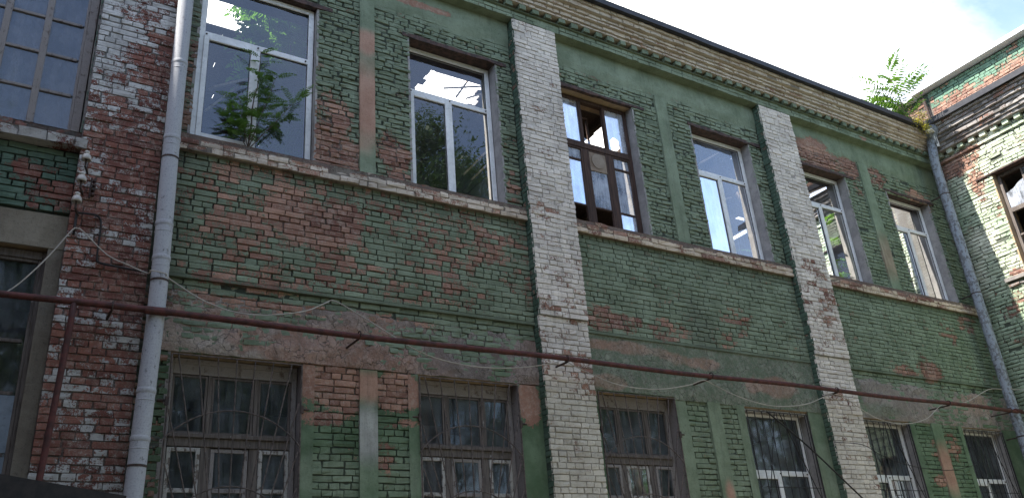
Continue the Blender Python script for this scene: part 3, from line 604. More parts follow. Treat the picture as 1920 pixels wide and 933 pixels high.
for a, b, c, d in ((xb+.085, x1-.1, 5.71, 6.02),): pane(a, b, c, d, ym+.025, M_film, wn)
mb = MB(); mb.box(xa+.05, xb-.05, ym+.01, ym+.022, 6.72, 7.10); pb = obj('plywood_patch', mb, M_ply, wn)
mb = MB(); mb.lathe([(.0, .0), (.13, 0), (.13, .01), (0, .01)], (0, 0, 0), 24); mb.v = [np.stack([v[:, 0]+(xa+xb)/2, ym+.008-v[:, 2], v[:, 1]*1.05+6.91], 1) for v in mb.v]
obj('round_vent_blank', mb, simple('pale_ply', (.27, .22, .17), (.22, .17, .13), 6), pb)

# lower timber windows
def timber(o, parent, variant):
    x0, x1, z0, z1 = o; x0 += .01; x1 -= .01; z1 -= .01; ym = .16; zt = 2.12
    xa, xb = x0+.45, x1-.45
    mb = MB(); frame_box(mb, x0, x1, z0+.01, z1, .06, ym, ym+.09); mb.box(x0+.06, x1-.06, ym+.004, ym+.08, z1-.17, z1-.06)
    wn = obj('window', mb, M_woodg, parent, bev=.004)
    mb = MB(); mb.box(x0+.06, x1-.06, ym-.035, ym+.08, zt-.02, zt+.025); mb.box(x0+.06, x1-.06, ym-.01, ym+.08, zt-.11, zt-.02); obj('transom', mb, M_wood, wn, bev=.005)
    mb = MB()
    for xx in (xa, xb): mb.box(xx-.022, xx+.022, ym+.006, ym+.06, zt+.025, z1-.17); mb.box(xx-.05, xx+.05, ym+.006, ym+.08, z0+.07, zt-.11)
    obj('mullion', mb, M_wood, wn, bev=.004)
    for k, (a, b) in enumerate(((x0+.06, xa-.022), (xa+.022, xb-.022), (xb+.022, x1-.06))):
        s_ = MB(); frame_box(s_, a+.004, b-.004, zt+.03, z1-.18, .022, ym+.014, ym+.045); obj('upper_sash', s_, M_wood, wn); pane(a+.02, b-.02, zt+.04, z1-.19, ym+.03, M_gl3, wn)
    for k, (a, b) in enumerate(((x0+.06, xa-.05), (xa+.05, xb-.05), (xb+.05, x1-.06))):
        wm = M_woodw if (k != 1 and not (variant == 2)) or (k == 1 and variant == 2) else M_woodg
        s_ = MB(); frame_box(s_, a+.004, b-.004, z0+.08, zt-.12, .042, ym-.006 if k != 1 else ym+.012, ym+.04); s_.box(a+.04, b-.04, ym+.0, ym+.035, 1.545, 1.59); obj('casement', s_, wm, wn, bev=.004)
        pane(a+.04, b-.04, 1.585, zt-.155, ym+.02, M_gl3, wn); pane(a+.04, b-.04, z0+.1, 1.55, ym+.02, M_gl3, wn)
for i in range(3): timber(LO[i], MBd, i)
for i in (3, 4, 5):
    pvc(LO[i], MBd, 1.97, .17, (M_gl3, M_gl3, M_gl3), .5)
    mb = MB(); a, b, _, t_ = LO[i]; mb.box(a+.01, b-.01, .03, .16, t_-.05, t_-.002); obj('head_board', mb, M_woodw, MBd, bev=.004)

# grilles
def sunburst(o, parent):
    x0, x1, z0, z1 = o; xc = (x0+x1)/2; yb = -.025; zc = -.10; zt = z1-.03; mb = MB(); r_ = .0075
    L0, L1 = x0+.03, x1-.035
    for k in range(-8, 9):
        th = (k-.0)*.066; tx = xc-.03+(zt-zc)*math.tan(th); top = (tx, zt)
        if tx < L0: top = (L0, zc+(xc-.03-L0)/math.tan(-th))
        if tx > L1: top = (L1, zc+(L1-xc+.03)/math.tan(th))
        if top[1] < .4: continue
        bz = .25; bx = xc-.03+(bz-zc)*math.tan(th); mb.tube([(top[0], yb, top[1]), (top[0]*.5+bx*.5+random.uniform(-.006, .006), yb-random.uniform(0, .01), top[1]*.5+bz*.5), (bx, yb, bz)], r_, 6)
    for rad, zz in ((.90, 1.46), (.66, .92)):
        ph = [math.pi*(.5+.29*(j/9-1)) for j in range(19)] if rad > .8 else [math.pi*(.5+.34*(j/9-1)) for j in range(19)]
        mb.tube([(xc-.02+rad*math.cos(p), yb-.012, zz+rad*math.sin(p)) for p in ph], r_, 6)
    mb.tube([(L0-.02, yb, z1-.03), (L0-.02, yb, .25)], .010, 6); mb.tube([(L1+.02, yb, z1-.03), (L1+.02, yb, .25)], .010, 6); mb.tube([(L0-.02, yb, zt), (L1+.02, yb, zt)], .009, 6)
    g = obj('window_grille', mb, M_rustg, parent)
    for xx, s in ((L0-.03, -1), (L1+.03, 1)):
        b = MB(); b.tube([(xx, yb, 2.43), (xx+s*.09, yb+.02, 2.43)], .013, 6); b.box(xx-.018, xx+.018, yb-.012, yb+.012, 2.38, 2.47); obj('grille_fixing', b, M_rustd, g)
for i in range(3): sunburst(LO[i], MBd)
def straight(o, parent, i):
    x0, x1, z0, z1 = o; yb = -.03; mb = MB(); r_ = .0075; a, b = x0+.02, x1-.12; n = 9; zt = z1-.05
    for k in range(n): xx = a+(b-a)*k/(n-1); mb.tube([(xx, yb, zt), (xx+random.uniform(-.008, .008), yb-.004, .2)], r_, 6)
    for zz in (zt, 1.72, .4): mb.tube([(a, yb+.006, zz), (b+.04, yb+.006, zz)], .007, 6)
    cx = a+(b-a)*.46; mb.tube([(cx, yb-.014, zt), (a+.02, yb-.014, 1.2)], r_, 6); mb.tube([(cx+.1, yb-.014, zt), (b+.02, yb-.014, 1.45)], r_*1.1, 6)
    mb.tube([(b+.06, yb, zt), (b+.10, yb, .2)], .013, 6)
    return obj('window_grille', mb, M_blk, parent)
for i in (3, 4, 5): straight(LO[i], MBd, i)

# ------------------------------------------------------------------ left block
LB = thing('left_block', 'red brick block with flaking whitewash on its pier and tall timber windows', 'building', (-2, 0, -1.6))
YF = -.12
PIER = Map((0, YF, 0), (1, 0, 0), (0, -1, 0)); LW = [(-1.35, .42, 5.30, 8.7), (-1.35, .36, .6, 3.92)]
def f_pier(u, v):
    col = np.tile(np.array((.52, .50, .475)), (len(u), 1)); loss = .22+.34*np.clip((u-.55)/.6, 0, 1)+.42*np.clip((6.6-v)/1.7, 0, 1)-.1*np.clip((v-6.5), 0, 1)
    loss = np.minimum(loss, .60)+.45*(fbm(u, v, 1.7, 4, 14)-.5); loss = np.maximum(loss, .85*blob(u, v, 1., 3.6, .5, .5)); return col, np.clip(loss, .05, .93), 1-.25*np.clip((4.4-v)/3, 0, 1)-.3*np.clip((u-1.12)/.12, 0, 1)  # pier darker towards its foot and right edge
def f_lpan(u, v):
    col = np.tile(np.array((.095, .16, .112)), (len(u), 1)); loss = .18+.35*np.clip(fbm(u, v, 2, 4, 15)-.45, 0, 1)+.5*blob(u, v, .25, 4.5, .3, .2)+.4*blob(u, v, .0, 4.8, .15, .15); return col, loss, np.full(len(u), .85)
pier = MB(); plate(pier, PIER, .44, 1.25, -1.6, 9.9, f_pier, (), -.014, .2, .8, .004); plate(pier, Map((.448, 0, 0), (0, -1, 0), (-1, 0, 0)), -.02, .115, -1.6, 9.9, f_lpan, (), 0, .3, .6)
plate(pier, Map((1.244, 0, 0), (0, -1, 0), (1, 0, 0)), -.1, .115, -1.6, 9.9, f_pier, (), 0, .3, .6)
bricks(pier, PIER, .44, 1.25, -.4, 9.9, f_pier, (), 0., .0035, .009, .3, seed=120); obj('pier', pier, M_left, LB, attrs=True)
lw = MB(); plate(lw, MAIN, -6, .44, -1.6, 9.9, f_lpan, LW, -.018, .2, 1., .006); bricks(lw, MAIN, -6, .44, 4.33, 5.07, f_lpan, (), .02, .003, .009, .3, seed=121); bricks(lw, MAIN, -6, .44, -.4, 4.3, f_lpan, LW, 0., .003, .009, .3, seed=122); bricks(lw, MAIN, -6, .44, 5.3, 9.9, f_lpan, LW, 0., .003, .009, .3, seed=123)
obj('wall', lw, M_left, LB, attrs=True)
lp = MB(); hfz = lambda gu, gv: .03*(fbm(gu, gv, 1.5, 3, 2)-.5)
plate(lp, MAIN, -6, .44, 3.92, 4.30, f_const((.27, .225, .165), .08, .8), (), .012, .06, 0., .012, 3, hfz, .05); plate(lp, MAIN, .30, .44, -.4, 3.92, f_const((.23, .19, .145), .1, .75), (), .012, .06, 0., .012, 3, None, .05); obj('lintel_render', lp, M_left, LB, attrs=True)
def f_lsill(u, v): return np.tile(np.array((.45, .42, .39)), (len(u), 1)), .4+.8*(fbm(u, v, 3, 3, 2)-.45), np.full(len(u), .8)
ls = MB(); ledge(ls, MAIN, -6, .50, 5.08, 5.20, .15, f_lsill, 130, .006, .8); ledge(ls, MAIN, -6, .435, 5.20, 5.30, .09, f_const((.2, .16, .14), .5, .7), 131, .01, 1.); obj('sill_course', ls, M_left, LB, attrs=True)
iw = MB(); iw.box(-6, 1.0, 3.0, 3.2, -1.6, 9.9); iw.box(-6, .9, .45, 3.0, 4.3, 4.5); iw.box(-6, 1.2, -.1, 3.2, 9.9, 10.0); iw.box(-6.2, -6, -.1, 3.2, -1.6, 9.9); iw.box(.44, .9, .02, .44, -1.6, 9.9); obj('interior_wall', iw, M_int, LB)
for o in LW: reveal(o, LB, M_woodg, M_ochre)
def casing(x0, x1, z0, z1, cols, rows, parent, glassm, wm, ym=.12, lab=None):
    mb = MB(); frame_box(mb, x0, x1, z0, z1, .085, ym-.03, ym+.06, .06); frame_box(mb, x0+.085, x1-.085, z0+.06, z1-.085, .03, ym-.012, ym+.05)
    for c_ in cols: mb.box(c_-.036, c_+.036, ym-.02, ym+.05, z0+.06, z1-.085)
    wn = obj('window', mb, wm, parent, bev=.005)
    mb = MB(); xs = [x0+.115]+list(cols)+[x1-.115]; 
    for a, b in zip(xs[:-1], xs[1:]):
        for r_ in rows: mb = MB(); mb.box(a+.02, b-.02, ym-.008, ym+.03, r_-.017, r_+.017); obj('glazing_bar', mb, wm, wn, bev=.003)
    zs = [z0+.09]+list(rows)+[z1-.115]
    for a, b in zip(xs[:-1], xs[1:]):
        for c_, d in zip(zs[:-1], zs[1:]): pane(a+(.028 if a in cols else 0), b-(.028 if b in cols else 0), c_+.015, d-.015, ym+.015, glassm, wn)
    return wn
rw = MB(); rw.box(-5.2, -5.0, -16, -.1, -1.6, 9.6); rw.box(-9, -5.21, -16, 3, 9.4, 9.6); obj('added_shade_wall', rw, M_left, LB, attrs=False)  # unseen side wall and roof, added to shade the left of the courtyard
casing(-1.34, .41, 5.31, 8.69, (-.86, -.475, -.075), (5.86, 6.35, 6.84, 7.33, 7.82, 8.3), LB, M_gl4, M_woodg)
# lower left: one tall light over pale blue painted panels
wn = casing(-1.34, .35, .62, 3.90, (-.5,), (2.95, 2.43, 1.85), LB, M_gl3, M_wood, .10)
mb = MB(); mb.box(-.47, .235, .098, .108, 1.87, 2.41); mb.box(-.47, .235, .098, .108, .75, 1.83); obj('painted_panel', mb, simple('pale_blue_panel', (.20, .235, .27), (.15, .18, .21), 5), wn)

# ------------------------------------------------------------------ right wing (faces left, sunlit)
RW = thing('right_wing', 'sunlit green brick wing standing at a right angle with heavy cornice and raised roof', 'building', (XC+2, -7, -1.6))
WL = 4.7; WG = Map((XC, 0, 0), (0, -1, 0), (-1, 0, 0))
WH_ = [(1.22, 2.75, 5.95, 8.26), (1.3, 2.8, .2, 3.0)]
def f_wing(u, v):
    col = lerp(np.tile(np.array((.29, .37, .25)), (len(u), 1)), np.array((.66, .65, .52)), np.clip(fbm(u, v, 1.6, 5, 77)*3.2-1.0, 0, 1)*np.clip((v-5.2)/1.2, .05, 1)*.8)
    loss = .16+.3*np.clip(fbm(u, v, 1.5, 4, 78)-.5, 0, 1)
    for cx, cz, rx, rz, s in ((.55, 8.75, .6, .3, .95), (.9, 8.2, .25, .5, .7), (.6, 9.0, .9, .12, .9), (1.05, 6.0, .25, .15, .7), (.9, 5.5, .3, .2, .6), (1.0, 4.6, .5, .4, .45), (.6, 5.3, .3, .2, .5), (1.1, 7.4, .2, .2, .4)): loss = np.maximum(loss, s*blob(u, v, cx, cz, rx, rz))
    return col, np.clip(loss, 0, 1), 1-.5*np.clip((.35-u)/.35, 0, 1)  # wing wall darker next to the inner corner
ww_ = MB(); plate(ww_, WG, 0, WL, -1.6, 9.6, f_wing, WH_, 0, .05, 1., 0, 0, lambda a, b: np.minimum(-.020+(fbm(a, b, 11, 3, 61)-.5)*.04, -.013))
bricks(ww_, WG, 0, WL, -.4, 9.2, f_wing, WH_, 0., .006, .013, .9, seed=200); obj('wall', ww_, M_wing, RW, attrs=True)
def f_wc(u, v): return lerp(np.tile(np.array((.33, .30, .285)), (len(u), 1)), np.array((.22, .17, .15)), np.clip(fbm(u, v, 3, 3, 5)*2-.7, 0, 1)), np.full(len(u), .3), np.full(len(u), .85)
wc = MB(); ledge(wc, WG, 0, WL, 9.0, 9.06, .045, f_wing, 210); 
for k, (lo, hi, wd) in enumerate(((9.24, 9.32, .16), (9.32, 9.40, .20), (9.40, 9.50, .25), (9.50, 9.57, .28), (9.57, 9.66, .33), (9.66, 9.74, .37), (9.74, 9.82, .41))): ledge(wc, WG, 0, WL, lo, hi, wd, f_wc, 211+k, .008, .8)
obj('cornice', wc, M_wing, RW, attrs=True)
x = .25
while x < WL-.2:
    mb = MB(); u_ = np.array([x, x+.13, x+.13, x]*2); v_ = np.array([9.14, 9.14, 9.24, 9.24]*2); w_ = np.array([-.01]*4+[.10]*4); c_, l_, d_ = f_wing(u_, v_)
    mb.add(WG(u_, v_, w_), [(4, 5, 6, 7), (0, 1, 5, 4), (1, 2, 6, 5), (3, 0, 4, 7)], np.concatenate([c_, l_[:, None]], 1), np.tile((random.random(), 0, random.random(), 1), (8, 1))); x += .26; obj('dentil', mb, M_wing, RW, attrs=True)
mb = MB(); P_ = [(XC-w_, y, z) for y in (-.42, -WL-.3) for w_, z in ((.47, 9.80), (.50, 9.80), (.51, 9.93), (-.7, 10.22), (-.7, 10.18), (.40, 9.84))]
mb.add(P_, [(j, (j+1) % 6, 6+(j+1) % 6, 6+j) for j in range(6)]+[tuple(range(6)), tuple(range(11, 5, -1))]); obj('roof_edge', mb, M_roof, RW)
iw = MB(); iw.box(XC+4, XC+4.2, -WL, 0, -1.6, 10); iw.box(XC+.5, XC+4, -WL+.2, -.1, 9.3, 9.5); iw.box(XC+.5, XC+4, -WL+.2, -.1, 4.2, 4.5); iw.box(XC+.03, XC+4, -WL, -WL+.2, -1.6, 9.5); iw.box(XC+.02, XC+4, -.1, .08, -1.6, 9.5); obj('interior_wall', iw, M_int, RW)
for o in WH_: reveal(o, RW, M_ochre, M_soot, 'reveal', WG, .5)
ps = MB()
def f_par(u, v):
    col = np.tile(np.array((.115, .215, .15)), (len(u), 1)); return col, np.clip(.30+.75*np.clip((10.95-.03*u-v)/.35, 0, 1)+.5*(fbm(u, v, 1.3, 3, 3)-.5), 0, 1), np.ones(len(u))
WP = Map((XC+.6, 0, 0), (0, -1, 0), (-1, 0, 0)); plate(ps, WP, -1.2, WL, 9.9, 11.22, f_par, (), -.015, .25, 1.); bricks(ps, WP, .17, WL, 10.0, 11.2, f_par, (), 0, .005, .01, .5, seed=230)
bricks(ps, WP, -1.2, .06, 9.9, 11.15, lambda u, v: (np.tile((.2, .1, .08), (len(u), 1)), .9+0*u, .7+0*u), (), 0, .012, .014, 1., seed=231); ps.box(XC+.62, XC+4, -WL, 1.2, 9.9, 11.19)
obj('raised_wall', ps, M_wing, RW, attrs=True)
mb = MB(); mb.box(XC+.38, XC+4.2, -WL-.2, .12, 11.23, 11.34); mb.box(XC+.42, XC+4.2, .125, 1.3, 11.17, 11.25); obj('white_roof', mb, M_white, RW, bev=.006)
mb = MB(); mb.tube([(XC+.52, -.10, 10.0), (XC+.5, -.10, 11.05)], .035, 8); obj('vent_pipe', mb, M_rustd, RW)
def wing_window(o, parent, detail):
    a, b, z0, z1 = o; X0 = XC+.16
    def tr(mb): mb.v = [np.stack([X0+v[:, 1], -v[:, 0], v[:, 2]], 1) for v in mb.v]; return mb
    mb = MB(); frame_box(mb, a+.01, b-.01, z0+.01, z1-.01, .06, 0, .09); zt = z0+(z1-z0)*.62; c1 = a+(b-a)*.34; c2 = a+(b-a)*.66
    mb.box(a+.07, b-.07, .004, .08, zt-.05, zt+.05)
    for c_ in (c1, c2): mb.box(c_-.03, c_+.03, .004, .08, z0+.07, zt-.05); mb.box(c_-.02, c_+.02, .004, .07, zt+.05, z1-.07)
    mb.box(a+.07, b-.07, .01, .05, (z0+zt)/2+.12, (z0+zt)/2+.16); wn = obj('window', tr(mb), M_wood, parent, bev=.004)
    def pn(pts, mt, nm='pane'):
        mb = MB(); mb.poly(pts, .03, .034); mb.f = [mb.f[0]]; obj(nm, tr(mb), mt, wn)
    pn([(a+.07, zt+.05), (c1-.02, zt+.05), (c1-.02, z1-.3), (c1-.15, z1-.34), (a+.25, z1-.42), (a+.07, z1-.47)], M_film, 'broken_pane'); pn([(c1+.02, zt+.05), (c2-.02, zt+.05), (c2-.02, z1-.07), (c1+.02, z1-.07)], M_gl3); pn([(c2+.02, zt+.05), (b-.07, zt+.05), (b-.07, z1-.07), (c2+.02, z1-.07)], M_gl3)
    for p, q in ((c1+.03, c2-.03), (c2+.03, b-.07)): pn([(p, z0+.07), (q, z0+.07), (q, zt-.05), (p, zt-.05)], M_gl3)
for i, o in enumerate(WH_): wing_window(o, RW, i == 0)
for o in WH_[:1]:
    mb = MB(); plate(mb, WG, o[0]-.42, o[1]+.1, 5.86, 5.94, f_wc, (), .10, .1, .3, .03, 0, None, .12); bricks(mb, WG, o[0]-.40, o[1]+.1, 5.74, 5.82, f_wc, (), .05, .01, .02, 1., seed=int(o[0])+240, lip=.06)
    obj('sill_course', mb, M_wing, RW, attrs=True)
    mb = MB(); mb.beam((XC-.012, -(o[0]-.35), o[3]-.0), (XC-.012, -(o[1]+.2), o[3]+.035), .05, .03); obj('lintel', mb, M_soot, RW)

# ------------------------------------------------------------------ drainpipes
def drainpipe(label, pts, r, mat, seams, extra=None):
    t = thing('drainpipe', label, 'drainpipe', (pts[-1][0], pts[-1][1], pts[-1][2])); mb = MB(); fine = []
    for p, q in zip(pts[:-1], pts[1:]):
        k = max(1, int((Vector(q)-Vector(p)).length/.5)); fine += [Vector(p).lerp(Vector(q), i/k) for i in range(k)]
    fine.append(Vector(pts[-1])); mb.tube(fine, r, 20); obj('pipe', mb, mat, t, smooth=True)
    P0 = [Vector(p) for p in pts]
    def at(z):
        for p, q in zip(P0[:-1], P0[1:]):
            if q.z <= z <= p.z: return p.lerp(q, (p.z-z)/(p.z-q.z)), (q-p).normalized()
        return P0[0], Vector((0, 0, -1))
    for z in seams:
        p, d = at(z); mb = MB(); mb.tube([p-d*.035, p-d*.02, p+d*.012, p+d*.02], [r+.001, r+.006, r+.006, r+.001], 20, False); mb.tube([p+d*.08, p+d*.088, p+d*.096], [r+.0005, r+.005, r+.0005], 20, False); obj('collar', mb, mat, t, smooth=True)
    for z in seams[::2]:
        p, d = at(z-.25); mb = MB(); mb.tube([p-d*.012, p+d*.012], r+.004, 16, False); mb.box(p.x-.012, p.x+.012, p.y+r, 0, p.z-.012, p.z+.012); obj('bracket', mb, M_rustd, t)
    return t
dl = drainpipe('grey painted drainpipe beside the red brick pier, crossed by the rusty pipe', [(1.30, -.30, 9.5), (1.305, -.30, 7.3), (1.32, -.30, 5.0), (1.345, -.30, 3.6), (1.345, -.30, 3.1), (1.315, -.30, 1.4), (1.31, -.30, -1.3)], .088, M_zinc, (8.3, 6.35, 5.32, 4.25, 3.85, 2.42, 1.95, 1.2))
dr = drainpipe('dull grey drainpipe in the corner under the funnel shaped rain head', [(17.36, -.40, 9.46), (17.34, -.34, 8.9), (17.32, -.32, 5.0), (17.31, -.32, 3.2), (17.30, -.32, -1.3)], .098, M_zincd, (8.35, 7.2, 6.0, 4.3, 3.0, 1.6))
mb = MB(); mb.lathe([(.10, -.28), (.105, -.12), (.20, .03), (.205, .14), (.19, .14), (.185, .04), (.09, -.11)], (17.37, -.42, 9.62), 20); obj('rain_head', mb, M_zincd, dr, smooth=True)
mb = MB(); mb.beam((17.30, -.50, 9.60), (17.02, -.58, 9.56), .16, .01); mb.beam((17.36, -.52, 9.55), (17.42, -.50, 9.28), .11, .012, (0, 1, 0)); obj('torn_metal_flap', mb, M_white, dr)

# ------------------------------------------------------------------ rusty pipe, cable, insulators
rp = thing('rusty_pipe', 'long rusty red pipe running level across the whole facade', 'pipe', (9, -.3, 3.2))
mb = MB(); xs = np.linspace(-4, 19.5, 60); mb.tube([(x, -.40 if x < 1.9 else -.40+.0*x, 3.245-.02+.012*math.sin(x*1.3)) for x in xs if x < XC-.05], .034, 12); obj('pipe', mb, M_rust, rp, smooth=True)
for x in (.92, 3.52, 6.43, 9.03, 11.85, 14.97, 17.0):
    mb = MB(); yw = -.14 if abs(x-6.4) < .3 or abs(x-11.9) < .3 or x < 1.2 else 0.; mb.tube([(x, yw+.05, 3.20), (x, -.40, 3.19)], .014, 6); mb.tube([(x+.0, -.40+.045*math.cos(a), 3.23+.045*math.sin(a)) for a in np.linspace(0, 6.28, 13)], .008, 6); obj('clamp', mb, M_rustd, rp)
mb = MB(); mb.tube([(.58, -.40, 3.24), (.58, -.40, 3.05), (.55, -.36, 2.2), (.52, -.34, 1.5), (.50, -.33, -1.55)], .030, 10); obj('branch_pipe', mb, M_rust, rp, smooth=True)
for x in (1.33, 17.31):
    mb = MB(); mb.tube([(x-.11, -.40, 3.235), (x+.11, -.40, 3.235)], .043, 12); obj('pipe_sleeve', mb, M_rust, rp)
def cable(name, pts, r, mat, label, cat='cable'):
    P0 = [Vector(p) for p in pts]; out = []
    for i in range(len(P0)-1):
        p0, p1, p2, p3 = P0[max(i-1, 0)], P0[i], P0[i+1], P0[min(i+2, len(P0)-1)]
        for k in range(5):
            t = k/5; out.append(.5*((2*p1)+(p2-p0)*t+(2*p0-5*p1+4*p2-p3)*t*t+(3*p1-p0-3*p2+p3)*t**3))
    out.append(P0[-1]); mb = MB(); mb.tube(out, r, 6); o = obj(name, mb, mat); return setp(o, label, cat)
def yx(x): return -.30
W1 = [(-.04, 3.24), (.08, 3.36), (.23, 3.58), (.34, 3.77), (.47, 4.02), (.52, 4.05), (.58, 4.02), (.82, 3.81), (1.03, 3.73), (1.22, 3.67)]
W2 = [(1.40, 3.64), (1.51, 3.60), (1.79, 3.45), (2.13, 3.36), (2.48, 3.37), (2.9, 3.47), (3.14, 3.6), (3.26, 3.64), (3.6, 3.49), (4.0, 3.29), (4.42, 3.11), (5.0, 3.03), (5.62, 3.06), (6.21, 3.17), (6.43, 3.24), (6.6, 3.18), (6.81, 3.11), (7.33, 2.98), (8.0, 2.97), (8.63, 3.08), (8.95, 3.18), (9.17, 3.12), (9.69, 2.97), (10.36, 2.89), (11.12, 2.97), (11.85, 3.19), (12.22, 3.11), (12.83, 2.86), (13.52, 2.79), (14.28, 2.92), (14.96, 3.24), (15.7, 3.32), (16.64, 3.64), (17.15, 3.68)]
cable('pale_cable', [(x, -.31, z) for x, z in W1]+[(1.24, -.42, 3.66), (1.38, -.42, 3.645)]+[(x, -.31 if x > 1.5 else -.36, z) for x, z in W2], .0068, M_wire, 'thin pale cable sagging in loops along the rusty pipe')
cable('phone_wire', [(17.2, -.44, 3.69), (17.45, -.46, 3.66), (XC-.05, -1.0, 3.6), (XC-.05, -2.5, 3.52), (XC-.05, -5, 3.6)], .007, M_wire, 'short pale wire leading past the corner drainpipe onto the right wing')
cable('black_conduit', [(.50, -.15, 4.30), (.58, -.15, 4.31), (.70, -.15, 4.30), (.74, -.15, 4.2), (.745, -.15, 3.85), (.78, -.15, 3.78), (1.0, -.15, 3.76), (1.24, -.17, 3.74)], .011, M_blk, 'black conduit bent down the red pier to the drainpipe')
cable('dark_wire', [(11.75, -.20, 2.42), (12.4, -.24, 2.40), (12.9, -.16, 2.28), (13.5, -.10, 2.17), (14.3, -.05, 2.10), (15.1, -.05, 2.10), (15.9, -.06, 2.22)], .006, M_blk, 'thin dark wire crossing the lower windows at right')
cable('loose_iron_rod', [(10.42, -.10, 2.86), (11.1, -.20, 2.32), (12.05, -.24, 1.56), (12.6, -.3, 1.1)], .013, M_blk, 'black iron rod slanting from a lower window grille across the second white pilaster', 'rod')
mb = MB(); mb.tube([(.50, -.13, 4.32), (.50, -.16, 4.05)], .014, 8); mb.tube([(.50, -.13, 4.08), (.50, -.31, 4.04)], .010, 8); setp(obj('cable_bracket', mb, M_blk), 'small black iron bracket holding the pale cable on the red pier', 'bracket')
IL = ['topmost of three white porcelain insulators, just under the end of the left sill', 'middle one of three white porcelain insulators on the red pier', 'lowest of three white porcelain insulators, nearest the cable bracket']
for k, (x, z) in enumerate(((.505, 4.92), (.49, 4.66), (.475, 4.415))):
    t = thing('insulator', IL[k], 'insulator', (x, -.2, z-.1), 'porcelain insulators on the red pier')
    mb = MB(); mb.lathe([(.0, .075), (.022, .073), (.028, .058), (.024, .045), (.018, .038), (.034, .03), (.046, .012), (.050, -.02), (.048, -.035), (.038, -.038), (.02, -.02)], (x, -.24, z), 18); obj('porcelain_cup', mb, M_porc, t, smooth=True)
    mb = MB(); mb.tube([(x, -.24, z-.0), (x, -.24, z-.11), (x+.02, -.20, z-.13), (x+.04, -.12, z-.13)], .011, 8); obj('pin', mb, M_rustd, t)
mb = MB()
for k in range(4): mb.tube([(.62, -.13, 4.70-.055*k), (.62, -.19, 4.70-.055*k)], .016, 8)
mb.box(.585, .60, -.15, -.125, 4.5, 4.74); setp(obj('spool_rack', mb, M_soot), 'small dark rack of four spools beside the insulators', 'rack')

# canopy at lower left
cp = thing('entrance_canopy', 'black sheet metal entrance canopy sloping across the bottom left corner', 'canopy', (0, -.8, 1.0))
mb = MB(); P_ = [(-3, 0, 2.02), (.95, 0, 1.37), (1.05, -1.6, 1.205), (-3, -1.6, 1.88)]; mb.add(P_+[(x, y, z-.03) for x, y, z in P_], [(0, 1, 2, 3), (7, 6, 5, 4), (0, 4, 5, 1), (1, 5, 6, 2), (2, 6, 7, 3), (3, 7, 4, 0)]); obj('sheet', mb, M_blk, cp)
mb = MB(); mb.beam((-3, -1.64, 1.80), (1.05, -1.64, 1.125), .03, .17); mb.beam((.9, -.1, 1.35), (.95, -1.6, 1.1), .05, .06); obj('edge_beam', mb, M_blk, cp)
mb = MB(); mb.beam((.85, -.14, .5), (.9, -1.5, 1.08), .04, .04); obj('strut', mb, M_blk, cp)

# ------------------------------------------------------------------ plants
def leaflet(mb, p, d, up, L_, wd):
    s = d.cross(up).normalized(); n_ = s.cross(d).normalized()
    pts = [p, p+d*L_*.35+s*wd*.5-n_*.05*L_, p+d*L_*.7+s*wd*.36-n_*.12*L_, p+d*L_-n_*.26*L_, p+d*L_*.7-s*wd*.36-n_*.12*L_, p+d*L_*.35-s*wd*.5-n_*.05*L_]
    mb.add([tuple(q) for q in pts], [(0, 1, 2, 3), (0, 3, 4, 5)])
def frond(lv, st, p, d, L_, n, ll, wd, rg, droop=.5):
    d = d.normalized(); p = Vector(p); pts = [p.copy()]; up = Vector((rg.uniform(-.55, .55), rg.uniform(-.55, .55), 1)).normalized()
    for i in range(n):
        d = (d+Vector((0, 0, -droop/n))).normalized(); p = p+d*(L_/n); pts.append(p.copy())
        if i < 1: continue
        s = d.cross(up); s = s.normalized() if s.length > .05 else Vector((1, 0, 0)); k = math.sin(math.pi*min(1, (i+1.5)/(n+1)))**.5
        for sg in (-1, 1):
            dd = (s*sg+d*.35+Vector((rg.uniform(-.15, .15), rg.uniform(-.15, .15), rg.uniform(-.25, .1)))).normalized(); leaflet(lv, p, dd, up, ll*k*rg.uniform(.85, 1.1), wd*k)
    leaflet(lv, p, d, up, ll*.8, wd); st.tube(pts, [.0035*(1-.6*i/n) for i in range(n+1)], 4, False)
def sapling(name, label, loc, stems, nf, L_, n, ll, wd, mat, seed, cat='plant', group=None, spread=1., droop=.6, start=.2, lift=0.):
    rg = random.Random(seed); t = thing(name, label, cat, loc, group); lv = MB(); st = MB(); fs = MB()
    for tip, r_ in stems:
        b = Vector(loc); e = Vector(tip); k = 8; pts = [b.lerp(e, i/k)+Vector((rg.uniform(-1, 1), rg.uniform(-1, 1), 0))*.02*i/k*(e-b).length for i in range(k+1)]; st.tube(pts, [r_*(1-.75*i/k) for i in range(k+1)], 7)
        for j in range(nf):
            u = start+(1-start)*(j+rg.random())/nf; i = min(int(u*k), k-1); p = pts[i].lerp(pts[i+1], u*k-i); a = rg.uniform(0, 6.283); e_ = lift+rg.uniform(-.1, .7)+(.6 if u > .85 else 0)
            frond(lv, fs, p, Vector((math.cos(a)*spread, math.sin(a)*spread, e_)), L_*rg.uniform(.6, 1.1), n, ll, wd, rg, droop)
    obj('stem', st, M_bark, t, smooth=True); obj('leaf_stalks', fs, mat, t); obj('foliage', lv, mat, t); return t
sapling('sill_sapling', 'leafy green sapling growing out of the sill in front of the leftmost plastic window', (2.23, -.02, 5.58), (((2.30, -.06, 7.05), .012), ((2.05, -.08, 6.3), .007), ((2.52, -.08, 6.75), .008), ((2.85, -.10, 6.5), .008), ((1.95, -.05, 6.0), .006)), 24, .27, 10, .046, .021, M_leafS, 3, droop=.6, start=.3)
